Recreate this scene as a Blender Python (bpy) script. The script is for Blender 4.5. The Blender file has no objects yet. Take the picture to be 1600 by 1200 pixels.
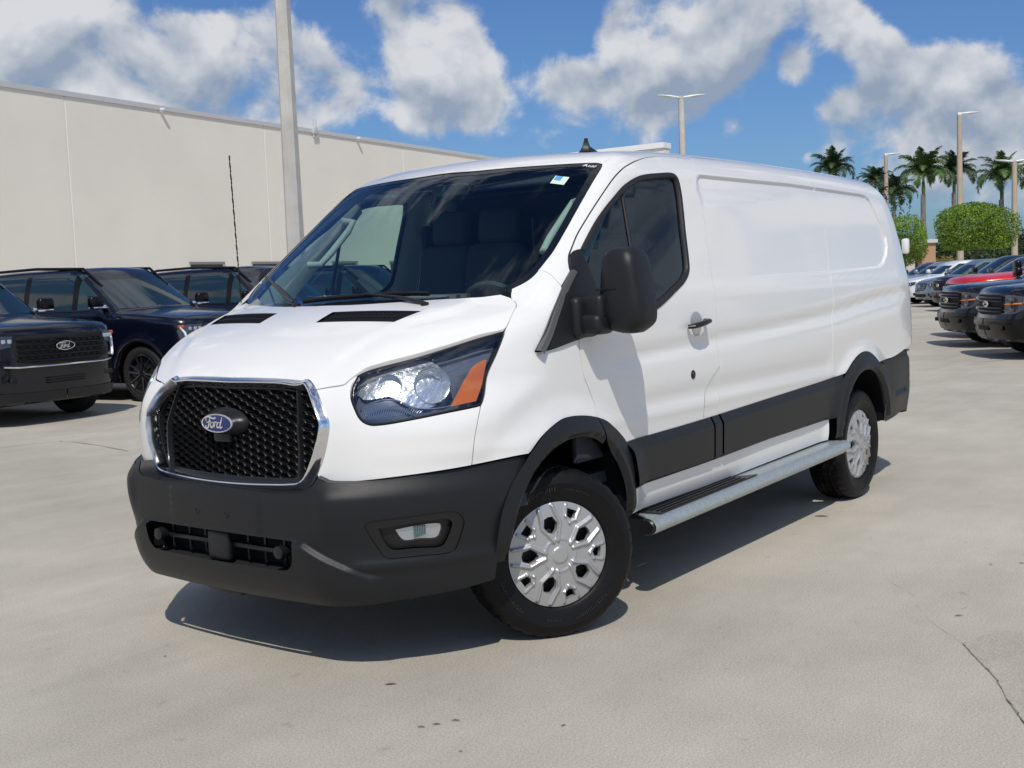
import bpy, bmesh, math, random
import numpy as np
from mathutils import Vector, Matrix
from mathutils.geometry import delaunay_2d_cdt

# ---------------------------------------------------------------- camera, sky, sun, exposure
scene = bpy.context.scene
C = scene.collection
YAW, PITCH, ROLL = 3.78744, -0.08683, -0.03949
CAM = Vector((3.8869, 3.6767, 1.4686)); FPX = 1816.1
def cam_axes():
    cy, sy, cp, sp = math.cos(YAW), math.sin(YAW), math.cos(PITCH), math.sin(PITCH)
    f = Vector((cy*cp, sy*cp, sp)); r = Vector((sy, -cy, 0)); u = r.cross(f)
    c, s = math.cos(ROLL), math.sin(ROLL)
    return c*r+s*u, -s*r+c*u, f
_r, _u, _f = cam_axes()
cam_data = bpy.data.cameras.new('camera'); cam = bpy.data.objects.new('camera', cam_data); C.objects.link(cam)
M = Matrix((( _r.x, _u.x, -_f.x, CAM.x), (_r.y, _u.y, -_f.y, CAM.y), (_r.z, _u.z, -_f.z, CAM.z), (0,0,0,1)))
cam.matrix_world = M
cam_data.sensor_width = 36; cam_data.lens = 36*FPX/1600; cam_data.clip_start = .1; cam_data.clip_end = 3000
scene.camera = cam
def pixel_dir(px, py):
    return (_f+_r*((px-800)/FPX)-_u*((py-600)/FPX)).normalized()

SUN_EL, SUN_AZ = math.radians(51), math.radians(37)      # azimuth counted from +x towards +y
sun_dir = Vector((math.cos(SUN_EL)*math.cos(SUN_AZ), math.cos(SUN_EL)*math.sin(SUN_AZ), math.sin(SUN_EL)))
sd = bpy.data.lights.new('sun', 'SUN'); sd.energy = 3.0; sd.angle = math.radians(.55); sd.color = (1, .935, .84)
sun = bpy.data.objects.new('sun', sd); C.objects.link(sun)
sun.rotation_euler = sun_dir.to_track_quat('Z', 'Y').to_euler()

world = bpy.data.worlds.new('World'); scene.world = world; world.use_nodes = True
wn = world.node_tree.nodes; wl = world.node_tree.links; wn.clear()
def N(tree, kind, **kw):
    n = tree.nodes.new(kind)
    for k, v in kw.items(): setattr(n, k, v)
    return n
WT = world.node_tree
def wmath(op, a, b=None, c=None, clamp=False):
    n = N(WT, 'ShaderNodeMath', operation=op, use_clamp=clamp)
    for i, v in enumerate((a, b, c)):
        if v is None: continue
        if isinstance(v, (int, float)): n.inputs[i].default_value = v
        else: wl.new(v, n.inputs[i])
    return n.outputs[0]
tc = N(WT, 'ShaderNodeTexCoord'); dirv = tc.outputs['Generated']
sky = N(WT, 'ShaderNodeTexSky', sky_type='NISHITA', sun_disc=False)
sky.sun_elevation = SUN_EL; sky.sun_rotation = math.pi/2-SUN_AZ
sky.air_density = 1.0; sky.dust_density = 1.0; sky.ozone_density = 1.4; sky.altitude = 5
def wnoise(vec, scale, detail, rough, dist=0.0):
    n = N(WT, 'ShaderNodeTexNoise'); wl.new(vec, n.inputs['Vector'])
    n.inputs['Scale'].default_value = scale; n.inputs['Detail'].default_value = detail
    n.inputs['Roughness'].default_value = rough; n.inputs['Distortion'].default_value = dist
    return n.outputs['Fac']
# cumulus banks seen in the photograph: (pixel x, pixel y, radius, weight)
BLOBS = [(30,30,130,1.3),(60,120,120,.9),(190,120,80,.55),(130,60,75,.85),(20,190,110,.55),(250,170,90,.5),(330,75,55,1.0),(300,110,60,.9),(405,100,78,1.2),
 (480,125,62,1.1),(545,145,38,.8),(400,165,70,.6),(640,5,60,1.0),(690,55,58,1.2),(665,115,60,1.1),(730,130,60,1.1),(745,170,40,.8),(665,175,50,.6),
 (470,190,60,.35),(330,190,70,.4),
 (875,128,38,1.0),(925,140,42,.9),(955,50,28,.9),(1010,20,52,1.1),(1070,45,66,1.2),(1145,80,50,1.1),(1080,110,70,1.0),(1010,120,52,.8),
 (1160,30,30,.6),(1075,175,52,.55),(1150,203,30,.8),(1010,190,40,.5),(1210,5,40,.5),
 (1300,20,42,1.0),(1340,52,36,.8),(1240,92,24,.8),(1245,110,22,.6),(1392,70,18,.8),(1380,112,40,.8),(1435,108,34,.7),(1510,108,38,1.0),(1480,145,50,.95),(1410,160,50,.8),
 (1560,165,45,.9),(1310,170,34,.8),(1330,205,46,.9),(1420,215,60,.55),(1530,215,70,.5),(1260,247,12,.8),(1295,240,20,.5),(1470,275,60,.5),(1560,300,80,.5),(1390,290,50,.4)]
acc = None; mx = None
for (bx_, by_, br_, bw_) in BLOBS:
    d = pixel_dir(bx_, by_); k = (FPX/(br_*.80))**2*1.25
    dn = N(WT, 'ShaderNodeVectorMath', operation='DOT_PRODUCT'); wl.new(dirv, dn.inputs[0]); dn.inputs[1].default_value = d
    e = wmath('MULTIPLY_ADD', dn.outputs['Value'], k, -k)
    e = wmath('EXPONENT', e)
    acc = wmath('MULTIPLY', e, bw_) if acc is None else wmath('MULTIPLY_ADD', e, bw_, acc)
# the rest of the sky, outside the picture: scattered cumulus, its cover raised to add fill light
dn = N(WT, 'ShaderNodeVectorMath', operation='DOT_PRODUCT'); wl.new(dirv, dn.inputs[0]); dn.inputs[1].default_value = pixel_dir(800, 350)
mr = N(WT, 'ShaderNodeMapRange', interpolation_type='SMOOTHSTEP'); wl.new(dn.outputs['Value'], mr.inputs[0])
mr.inputs[1].default_value = .86; mr.inputs[2].default_value = .78
big = wnoise(dirv, 3.2, 3, .5)
rest = wmath('MULTIPLY', wmath('MULTIPLY_ADD', big, 5.0, -2.05, clamp=True), mr.outputs[0])
base = wmath('MINIMUM', wmath('ADD', acc, rest), 1.05)
SHADE = [(215,120,55),(110,175,80),(20,200,60),(400,200,60),(310,200,60),(490,195,50),(250,60,40),(700,185,40),(905,155,42),(960,170,40),(1060,160,65),(1080,190,55),(1140,120,45),(1310,190,45),(1430,205,70),(1545,235,80),(1230,112,26),(1395,130,34),(1480,290,80),(1380,250,50),(1160,30,40)]
shd = None
for (bx_, by_, br_) in SHADE:
    k = (FPX/br_)**2; dn = N(WT, 'ShaderNodeVectorMath', operation='DOT_PRODUCT'); wl.new(dirv, dn.inputs[0]); dn.inputs[1].default_value = pixel_dir(bx_, by_)
    e = wmath('EXPONENT', wmath('MULTIPLY_ADD', dn.outputs['Value'], k, -k)); shd = e if shd is None else wmath('ADD', shd, e)
mp = N(WT, 'ShaderNodeMapping'); wl.new(dirv, mp.inputs[0]); mp.inputs['Scale'].default_value = (1, 1, 1.15)
fine = wnoise(mp.outputs[0], 13, 10, .60, .15)
mp2 = N(WT, 'ShaderNodeMapping'); wl.new(dirv, mp2.inputs[0]); mp2.inputs['Scale'].default_value = (1, 1, 1.15); mp2.inputs['Location'].default_value = (.006, .002, .020)
fine2 = wnoise(mp2.outputs[0], 13, 5, .5, .15)
fine_s = wnoise(mp.outputs[0], 13, 5, .5, .15)
dens = wmath('ADD', base, wmath('MULTIPLY_ADD', fine, 2.9, -1.45))
mr2 = N(WT, 'ShaderNodeMapRange', interpolation_type='SMOOTHSTEP'); wl.new(dens, mr2.inputs[0]); mr2.inputs[1].default_value = .36; mr2.inputs[2].default_value = .95; mr2.inputs[4].default_value = .93
# light: relief from the offset noise, thick parts greyer, thin edges brighter
rel = wmath('MULTIPLY_ADD', wmath('SUBTRACT', fine_s, fine2), 4.0, .80)
thick = wmath('MULTIPLY_ADD', dens, -.10, .05)
wisp = wnoise(dirv, 4.1, 4, .5)
lit = wmath('ADD', wmath('ADD', rel, thick), wmath('ADD', wmath('MULTIPLY_ADD', wisp, .7, -.35), wmath('MULTIPLY', wmath('MINIMUM', shd, 1.0), -.38)), clamp=True)
cr = N(WT, 'ShaderNodeValToRGB'); wl.new(lit, cr.inputs[0])
cr.color_ramp.elements[0].color = (1.9, 2.3, 2.95, 1); cr.color_ramp.elements[1].color = (4.6, 4.65, 4.75, 1)
skym = N(WT, 'ShaderNodeMix', data_type='RGBA', blend_type='MULTIPLY'); skym.inputs[0].default_value = 1
wl.new(sky.outputs[0], skym.inputs[6]); skym.inputs[7].default_value = (.275, .405, .60, 1)
cmix = N(WT, 'ShaderNodeMix', data_type='RGBA'); wl.new(mr2.outputs[0], cmix.inputs[0]); wl.new(skym.outputs[2], cmix.inputs[6]); wl.new(cr.outputs[0], cmix.inputs[7])
bg = N(WT, 'ShaderNodeBackground'); wl.new(cmix.outputs[2], bg.inputs[0]); bg.inputs[1].default_value = .14
wo = N(WT, 'ShaderNodeOutputWorld'); wl.new(bg.outputs[0], wo.inputs[0])
scene.view_settings.view_transform = 'Standard'; scene.view_settings.look = 'None'
scene.view_settings.exposure = 0.15; scene.view_settings.gamma = 1.0; scene.view_settings.use_curve_mapping = False
try:
    scene.cycles.transparent_max_bounces = 24; scene.cycles.max_bounces = 10
except Exception: pass
# ---------------------------------------------------------------- shape maths
def pchip(xs, ys):
    xs = np.array(xs, float); ys = np.array(ys, float)
    if xs[0] > xs[-1]: xs, ys = xs[::-1], ys[::-1]
    h = np.diff(xs); d = np.diff(ys)/h
    m = np.zeros(len(xs)); m[0] = d[0]; m[-1] = d[-1]
    for i in range(1, len(xs)-1):
        if d[i-1]*d[i] > 0:
            w1 = 2*h[i]+h[i-1]; w2 = h[i]+2*h[i-1]
            m[i] = (w1+w2)/(w1/d[i-1]+w2/d[i])
    gx = np.linspace(xs[0], xs[-1], 1500)
    i = np.clip(np.searchsorted(xs, gx)-1, 0, len(h)-1)
    t = (gx-xs[i])/h[i]
    gy = (ys[i]*(1+2*t)*(1-t)**2 + m[i]*h[i]*t*(1-t)**2 + ys[i+1]*t*t*(3-2*t) + m[i+1]*h[i]*t*t*(t-1))
    return lambda q: np.interp(q, gx, gy)
def sst(a, b, x):
    t = np.clip((x-a)/(b-a), 0, 1); return t*t*(3-2*t)
def smax(a, b, k):
    h = np.maximum(k-np.abs(a-b), 0)/k
    return np.maximum(a, b)+h*h*k*.25
def smin(a, b, k): return -smax(-a, -b, k)
def gau(x, s): return np.exp(-(x/s)**2)
def pdist(px, pz, poly):
    """signed distance to a polygon, negative inside"""
    P = np.array(poly, float); d = np.full(np.shape(px), 1e9); ins = np.zeros(np.shape(px), bool)
    for i in range(len(P)):
        ax, az = P[i-1]; bx, bz = P[i]
        ex, ez = bx-ax, bz-az
        t = np.clip(((px-ax)*ex+(pz-az)*ez)/(ex*ex+ez*ez+1e-12), 0, 1)
        d = np.minimum(d, (px-ax-ex*t)**2+(pz-az-ez*t)**2)
        c = ((az > pz) != (bz > pz)) & (px < (bx-ax)*(pz-az)/(bz-az+1e-12)+ax)
        ins ^= c
    d = np.sqrt(d)
    return np.where(ins, -d, d)

_wz = pchip([.30,.40,.46,.56,.66,.80,.85,.90,1.0,1.1,1.2,1.3,1.38,1.45,1.6,1.8,1.95,2.05,2.2],
            [.955,.975,.995,1.005,1.008,1.013,1.020,1.018,1.018,1.016,1.012,1.006,.999,.984,.958,.924,.895,.872,.83])
_tp = pchip([-5,-.35,0,.3,.5,.7,.9,1.3], [0,0,.004,.022,.055,.11,.19,.4])
_zl = pchip([-4.7,-3.7,-2.83,-1.34,-.5,.4], [1.28,1.242,1.176,1.117,1.09,1.07])
_xf = pchip([.2,.5,.7,.77,.9,.97,1.05,1.12,1.2,1.4], [.93,.945,.950,.950,.951,.946,.930,.905,.86,.72])
_zh = pchip([-1,0,.1,.3,.43,.54,.65,.75,.83,.88,.92,.95,1.1], [1.47,1.47,1.455,1.415,1.377,1.337,1.287,1.233,1.18,1.14,1.09,1.03,.7])
_zr = pchip([-5,-4.6,-4.3,-3.9,-3.2,-2.4,-1.6,-1.2,-.9,-.6,-.3,.5], [1.98,2.045,2.09,2.115,2.13,2.135,2.13,2.12,2.10,2.07,2.03,1.9])
_xr = pchip([.2,.8,1.2,1.5,1.75,1.95,2.05,2.2], [-4.53,-4.56,-4.57,-4.54,-4.46,-4.33,-4.22,-4.0])
PANEL = [(-1.44,1.44),(-1.40,1.90),(-1.425,1.955),(-1.47,1.978),(-2.6,1.982),(-3.70,1.963),(-3.80,1.955),(-3.86,1.93),(-3.90,1.885),(-4.0,1.76),(-4.05,1.68),(-4.04,1.61),(-3.99,1.55),(-3.90,1.495),(-3.80,1.47),(-2.9,1.45)]
_pgx = np.linspace(-4.3,-1.3,601); _pgz = np.linspace(1.38,2.06,137)
_PG = None
def panel_dist(x, z):
    global _PG
    if _PG is None:
        A, B_ = np.meshgrid(_pgx, _pgz, indexing='ij'); _PG = pdist(A, B_, PANEL)
    fx = np.clip((x-_pgx[0])/(_pgx[1]-_pgx[0]), 0, 599.999); fz = np.clip((z-_pgz[0])/(_pgz[1]-_pgz[0]), 0, 135.999)
    i = fx.astype(int); j = fz.astype(int); u = fx-i; v = fz-j
    return (_PG[i,j]*(1-u)+_PG[i+1,j]*u)*(1-v)+(_PG[i,j+1]*(1-u)+_PG[i+1,j+1]*u)*v
def Wd(x, z):
    w = _wz(z)-_tp(x)
    zl = _zl(x)
    fx = sst(-4.35,-3.9,x)*(1-sst(-.7,-.15,x))
    w = w-.010*gau(z-zl-.03, .038)*fx + .003*gau(z-zl+.12, .07)*fx
    # wheel arch flares
    for cx, rr, zc in ((0.0,.60,.36), (-3.36,.60,.37)):
        r = np.sqrt((x-cx)**2+((z-zc)*1.02)**2)
        w = w+.030*(1-sst(rr-.10, rr+.075, r))*sst(.30,.5,z)
    w = w-.007*sst(-.50,-.62,x)*(1-sst(-2.75,-2.87,x))*gau(z-.905,.045)
    # pressed panel of the load area
    d = panel_dist(np.asarray(x, float)+0*z, np.asarray(z, float)+0*x)
    w = w-.015*(1-sst(-.016,.0,d))*np.maximum(sst(1.80,1.93,z)*sst(-1.38,-1.45,x), sst(-1.42,-2.7,x))
    w = w-.03*sst(-4.0,-4.6,x)**1.5
    # cab narrows a little to the front above the belt
    w = w-.022*sst(1.35,1.9,z)*sst(-1.5,-.4,x)
    return w
def Tt(x, a):
    hood = _zh(x)-.085*a*a
    hood = hood-.034*sst(.58,.92,a)*sst(.0,.40,x)
    # raised centre of the bonnet with two soft creases
    ew = .375+.50*np.clip(.9-x,0,.6)
    hood = hood+.010*(1-sst(ew, ew+.07, a))*sst(.93,.7,x)
    ws = 1.415+.745*(.29-x)-.215*a*a
    roof = _zr(x)-.055*a*a
    return smax(hood, smin(ws, roof, .10), .02)
def fbody(x, y, z):
    a = np.abs(y)
    side = a-Wd(x, z)
    fr = x-(_xf(z)-.25*a*a-(.35+1.6*sst(.92,1.12,z))*np.maximum(a-.6,0)**2)
    kt = np.interp(x, [-1.1,-.5,.2,.9], [.15,.09,.10,.10])
    r = smax(side, fr, .26)
    kt = kt+.04*sst(.1,.5,x); r = smax(r, z-Tt(x, a), kt)
    return smax(r, _xr(z)+.10*a*a-x-.0, .10)
# front bumper: a separate, prouder moulding
_bx = pchip([.15,.24,.28,.33,.40,.50,.60,.68,.73,.78,.85], [.78,.86,.905,.945,.975,.992,1.0,1.0,.992,.968,.95])
_bw = pchip([.15,.24,.30,.40,.55,.68,.74,.79,.85], [.93,.965,.985,1.0,1.012,1.018,1.012,1.0,.99])
_btp = pchip([-.2,.2,.45,.65,.85,1.1], [-.02,-.015,.005,.07,.19,.36])
FOGP = [(.64,.668),(.905,.690),(.93,.66),(.92,.575),(.88,.535),(.74,.525),(.69,.545)]
def fbump(x, y, z):
    a = np.abs(y)
    fr = x-(_bx(z)-.10*a*a-1.6*np.maximum(a-.50,0)**2)
    # lower centre panel stands a little proud of the corners
    ed = .50+.22*np.clip((.53-z)/.13,0,1)
    fr = fr-.023*(1-sst(ed-.028, ed+.012, a))*(1-sst(.525,.545,z))
    fr = fr+.006*(1-sst(.262,.275,a))*sst(.50,.54,z)*(1-sst(.70,.74,z))*0-.004*(1-sst(.262,.272,a))*sst(.52,.54,z)*(1-sst(.69,.71,z))
    # corner pods: a shelf below the paint line and a soft upright edge beside the middle section
    fr = fr-.014*sst(.52,.60,a)*sst(.50,.60,z)*(1-sst(.70,.765,z))
    sd = .010*sst(.56,.66,z)*(1-sst(.70,.765,z))+.012*gau(z-.445,.022)*sst(.60,.70,a)
    r = smax(a-(_bw(z)-_btp(x)), fr, .24)-sd*sst(.5,.62,a)
    return r
def grad(f, P, e=2e-3):
    x, y, z = P[:,0], P[:,1], P[:,2]
    g = np.stack([f(x+e,y,z)-f(x-e,y,z), f(x,y+e,z)-f(x,y-e,z), f(x,y,z+e)-f(x,y,z-e)], 1)
    return g/(np.linalg.norm(g, axis=1, keepdims=True)+1e-12)
def cast(f, O, D, t0, t1, n=160, off=0.0):
    """first crossing of f=off along rays O+tD going inwards"""
    O = np.atleast_2d(np.asarray(O, float)); D = np.broadcast_to(D, O.shape); N_ = len(O)
    def ev(T):      # T: (k, N)
        Q = O[None]+D[None]*T[:,:,None]; return f(Q[...,0].ravel(), Q[...,1].ravel(), Q[...,2].ravel()).reshape(T.shape)-off
    if N_*n > 400000:
        R_ = [cast(f, O[i:i+4000], D[i:i+4000], t0, t1, n, off) for i in range(0, N_, 4000)]
        return np.vstack([r[0] for r in R_]), np.concatenate([r[1] for r in R_])
    ts = np.linspace(t0, t1, n); T = np.repeat(ts[:,None], N_, 1); v = ev(T); ar = np.arange(N_)
    cr_ = (v[:-1] > 0) & (v[1:] <= 0); found = cr_.any(0); i = cr_.argmax(0)
    lo, hi = ts[i], ts[np.minimum(i+1, n-1)]; vl, vh = v[i, ar], v[np.minimum(i+1, n-1), ar]
    for _ in range(3):
        k = np.linspace(0, 1, 9)[:,None]; T = lo[None]+(hi-lo)[None]*k; w = ev(T); c = (w[:-1] > 0) & (w[1:] <= 0); j = np.where(c.any(0), c.argmax(0), 0)
        lo, hi = T[j, ar], T[j+1, ar]; vl, vh = w[j, ar], w[j+1, ar]
    t = lo+(hi-lo)*np.clip(vl/(vl-vh+1e-15), 0, 1)
    t = np.where(found, t, ts[v.argmin(0)])
    return O+D*t[:,None], found
# feature lines of the van body, measured in metres in the van frame (x forward, y left, z up)
CV = {
 'hoodlip': [[0.857,-0.076,1.133],[0.853,0.133,1.135],[0.845,0.271,1.133],[0.837,0.376,1.126],[0.838,0.419,1.115],[0.845,0.454,1.096]],
 'hoodside': [[0.845,0.454,1.096],[0.826,0.513,1.105],[0.805,0.572,1.115],[0.791,0.584,1.13],[0.767,0.604,1.151],[0.741,0.624,1.171],[0.7,0.67,1.187],[0.607,0.751,1.212],[0.495,0.818,1.241],[0.367,0.876,1.272],[0.262,0.924,1.292],[0.218,0.915,1.328],[0.163,0.897,1.361],[0.129,0.882,1.378],[0.109,0.862,1.393],[0.1,0.837,1.406],[0.102,0.783,1.423]],
 'lampin': [[0.77,0.606,1.148],[0.801,0.605,1.11],[0.822,0.617,1.067],[0.829,0.643,1.021],[0.828,0.657,0.997],[0.822,0.673,0.979],[0.809,0.698,0.967],[0.784,0.734,0.967],[0.699,0.819,0.981],[0.595,0.888,0.996],[0.485,0.939,1.008],[0.466,0.946,1.011],[0.455,0.945,1.021],[0.432,0.94,1.05],[0.394,0.93,1.124],[0.345,0.935,1.191],[0.278,0.929,1.273],[0.269,0.926,1.285],[0.374,0.88,1.264],[0.5,0.822,1.233],[0.614,0.756,1.203],[0.707,0.676,1.178],[0.748,0.63,1.162]],
 'amber': [[0.569,0.891,1.017],[0.531,0.891,1.058],[0.474,0.895,1.122],[0.441,0.902,1.156],[0.388,0.92,1.179],[0.382,0.923,1.177],[0.424,0.928,1.085],[0.471,0.935,1.028]],
 'fascbot': [[0.891,0.487,0.781],[0.888,0.499,0.762],[0.88,0.531,0.756],[0.853,0.618,0.757],[0.822,0.683,0.762],[0.76,0.771,0.771],[0.654,0.867,0.781],[0.527,0.94,0.79],[0.414,0.984,0.798],[0.274,1.021,0.802]],
 'fendseam': [[0.466,0.946,1.01],[0.498,0.953,0.951],[0.518,0.949,0.88],[0.527,0.94,0.79]],
 'archout': [[0.274,1.021,0.802],[0.197,1.031,0.862],[0.063,1.032,0.912],[0.0,1.034,0.918],[-0.074,1.035,0.914],[-0.14,1.035,0.905],[-0.199,1.035,0.892],[-0.267,1.035,0.869],[-0.316,1.036,0.84],[-0.385,1.027,0.8],[-0.435,1.024,0.757],[-0.473,1.025,0.695],[-0.489,1.03,0.621],[-0.487,1.033,0.553],[-0.508,1.012,0.438]],
 'doorlow': [[-0.134,1.013,1.129],[-0.137,1.014,1.096],[-0.146,1.015,1.064],[-0.175,1.017,1.013],[-0.207,1.022,0.945],[-0.204,1.035,0.891]],
 'sail': [[-0.153,0.956,1.509],[-0.067,0.97,1.439],[0.031,0.985,1.346],[0.112,0.991,1.253],[0.157,0.99,1.2],[0.154,0.992,1.189],[0.132,0.996,1.19],[-0.127,1.009,1.225],[-0.351,1.009,1.247],[-0.542,1.008,1.276]],
 'cowlseam': [[-0.059,0.864,1.515],[-0.067,0.886,1.512],[-0.069,0.907,1.502],[-0.068,0.939,1.477],[-0.072,0.966,1.448]],
 'doorfront': [[-1.501,0.821,2.063],[-1.312,0.814,2.063],[-1.164,0.813,2.057],[-1.04,0.825,2.042],[-0.931,0.842,2.022],[-0.836,0.853,1.997],[-0.764,0.859,1.972],[-0.675,0.866,1.927],[-0.588,0.874,1.871],[-0.479,0.884,1.796],[-0.373,0.894,1.719],[-0.294,0.903,1.659],[-0.234,0.916,1.607],[-0.199,0.924,1.577],[-0.176,0.936,1.549],[-0.153,0.956,1.509]],
 'win': [[-0.273,0.938,1.603],[-0.336,0.928,1.652],[-0.425,0.915,1.718],[-0.523,0.906,1.782],[-0.62,0.897,1.837],[-0.705,0.89,1.883],[-0.792,0.886,1.917],[-0.862,0.884,1.937],[-0.935,0.883,1.949],[-1.057,0.882,1.96],[-1.161,0.883,1.967],[-1.201,0.886,1.961],[-1.217,0.892,1.944],[-1.221,0.906,1.878],[-1.207,0.924,1.784],[-1.19,0.94,1.689],[-1.167,0.968,1.533],[-1.155,0.975,1.496],[-1.125,0.98,1.465],[-1.07,0.987,1.433],[-0.99,0.995,1.403],[-0.787,1.004,1.326],[-0.542,1.008,1.276]],
 'doorrear': [[-1.501,0.821,2.063],[-1.45,0.868,2.012],[-1.434,0.898,1.887],[-1.406,0.937,1.724],[-1.391,0.968,1.541],[-1.361,1.005,1.309],[-1.367,1.008,1.126],[-1.356,1.02,0.975],[-1.362,1.012,0.778]],
 'midseam': [[-3.065,0.771,2.124],[-3.162,0.759,2.106],[-2.942,0.88,1.992],[-2.994,0.902,1.839],[-3.008,0.932,1.665],[-2.949,0.964,1.477],[-2.9,0.99,1.423],[-2.92,0.998,1.388],[-2.904,1.002,1.211],[-2.849,1.009,1.174],[-2.816,1.015,0.911],[-2.825,1.016,0.821]],
 'cladtop': [[-0.444,1.023,0.752],[-0.883,1.011,0.758],[-1.33,1.011,0.769],[-1.945,1.012,0.79],[-2.871,1.016,0.82],[-3.028,1.036,0.833]],
 'cladbot': [[-0.495,1.032,0.536],[-1.245,1.004,0.546],[-1.95,1.005,0.567],[-2.835,1.026,0.578]],
 'sill': [[-0.498,1.004,0.425],[-1.503,0.983,0.422],[-2.758,1.003,0.458]],
 'rarch': [[-2.839,1.028,0.537],[-2.856,1.027,0.629],[-2.912,1.027,0.732],[-3.021,1.035,0.836],[-3.152,1.035,0.901],[-3.279,1.033,0.939],[-3.401,1.033,0.943],[-3.506,1.038,0.906],[-3.581,1.045,0.859]],
 'rbumptop': [[-3.581,1.045,0.859],[-3.786,1.02,0.864],[-3.967,1.019,0.872],[-4.144,1.017,0.879]],
 'wsout': [[-0.654,-0.778,1.982],[-0.55,-0.387,2.002],[-0.526,0.122,2.011],[-0.594,0.513,2.007],[-0.684,0.774,2.0],[-0.689,0.795,1.994],[-0.672,0.805,1.981],[-0.555,0.822,1.896],[-0.421,0.838,1.792],[-0.273,0.857,1.676],[-0.152,0.868,1.582],[-0.067,0.866,1.52],[-0.014,0.857,1.483],[0.023,0.84,1.462],[0.061,0.813,1.443],[0.092,0.788,1.429],[0.132,0.733,1.417],[0.187,0.668,1.41],[0.304,0.501,1.403],[0.366,0.234,1.403],[0.37,-0.088,1.405]],
 'wsleft': [[0.303,-0.49,1.404],[0.056,-0.697,1.485],[-0.173,-0.741,1.642],[-0.398,-0.748,1.808],[-0.596,-0.761,1.95],[-0.654,-0.778,1.982]],
 'ventL': [[0.556,0.171,1.338],[0.454,0.17,1.377],[0.385,0.6,1.37],[0.506,0.561,1.333]],
 'fuelflap': [[-1.356,1.021,1.011],[-1.218,1.012,0.902],[-1.198,1.011,0.765]],
 'bumptop': [[0.934,0.533,0.791],[0.936,0.55,0.772],[0.927,0.58,0.766],[0.885,0.65,0.764],[0.841,0.702,0.765],[0.762,0.773,0.77],[0.644,0.859,0.778],[0.515,0.93,0.786],[0.401,0.974,0.794],[0.257,1.009,0.798]],
 'bumparch': [[0.257,1.009,0.798],[0.339,1.016,0.723],[0.387,1.007,0.628],[0.411,0.984,0.508],[0.433,0.974,0.424],[0.434,0.958,0.352]],
 'intake': [[0.989,0.275,0.545],[0.982,0.43,0.538],[0.984,0.426,0.457],[0.982,0.401,0.434],[0.983,0.365,0.423],[0.992,0.231,0.426]],
 'crease': [[0.982,0.43,0.538],[0.973,0.487,0.543],[0.968,0.52,0.537],[0.956,0.551,0.506],[0.939,0.601,0.443],[0.873,0.655,0.346]],
 'fogout': [[0.876,0.705,0.604],[0.871,0.711,0.615],[0.86,0.723,0.619],[0.751,0.817,0.627],[0.619,0.906,0.63],[0.595,0.918,0.622],[0.578,0.925,0.604],[0.568,0.927,0.582],[0.574,0.917,0.541],[0.586,0.906,0.498],[0.597,0.899,0.478],[0.618,0.888,0.469],[0.716,0.823,0.47],[0.804,0.75,0.472],[0.815,0.739,0.479],[0.824,0.732,0.496],[0.853,0.715,0.552]],
 'fogin': [[0.837,0.739,0.588],[0.75,0.814,0.598],[0.648,0.885,0.602],[0.623,0.899,0.598],[0.611,0.903,0.584],[0.615,0.896,0.552],[0.627,0.884,0.517],[0.636,0.877,0.502],[0.651,0.867,0.496],[0.724,0.817,0.501],[0.791,0.762,0.504],[0.806,0.752,0.518],[0.818,0.745,0.541]],
 'foglens': [[0.791,0.777,0.577],[0.73,0.827,0.586],[0.661,0.874,0.587],[0.647,0.882,0.581],[0.644,0.881,0.568],[0.655,0.869,0.531],[0.714,0.829,0.531],[0.761,0.792,0.531]],
 'bottom': [[0.902,0.618,0.353],[0.803,0.718,0.337],[0.691,0.809,0.329],[0.565,0.892,0.332],[0.434,0.958,0.352]],
 'chromeout': [[0.831,0.399,1.129],[0.838,0.433,1.112],[0.855,0.478,1.071],[0.868,0.515,1.023],[0.871,0.54,0.983],[0.873,0.543,0.96],[0.878,0.538,0.919],[0.883,0.519,0.854],[0.888,0.499,0.81],[0.893,0.478,0.773],[0.899,0.454,0.743],[0.906,0.422,0.725],[0.916,0.369,0.719],[0.931,0.278,0.715]],
}
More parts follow.
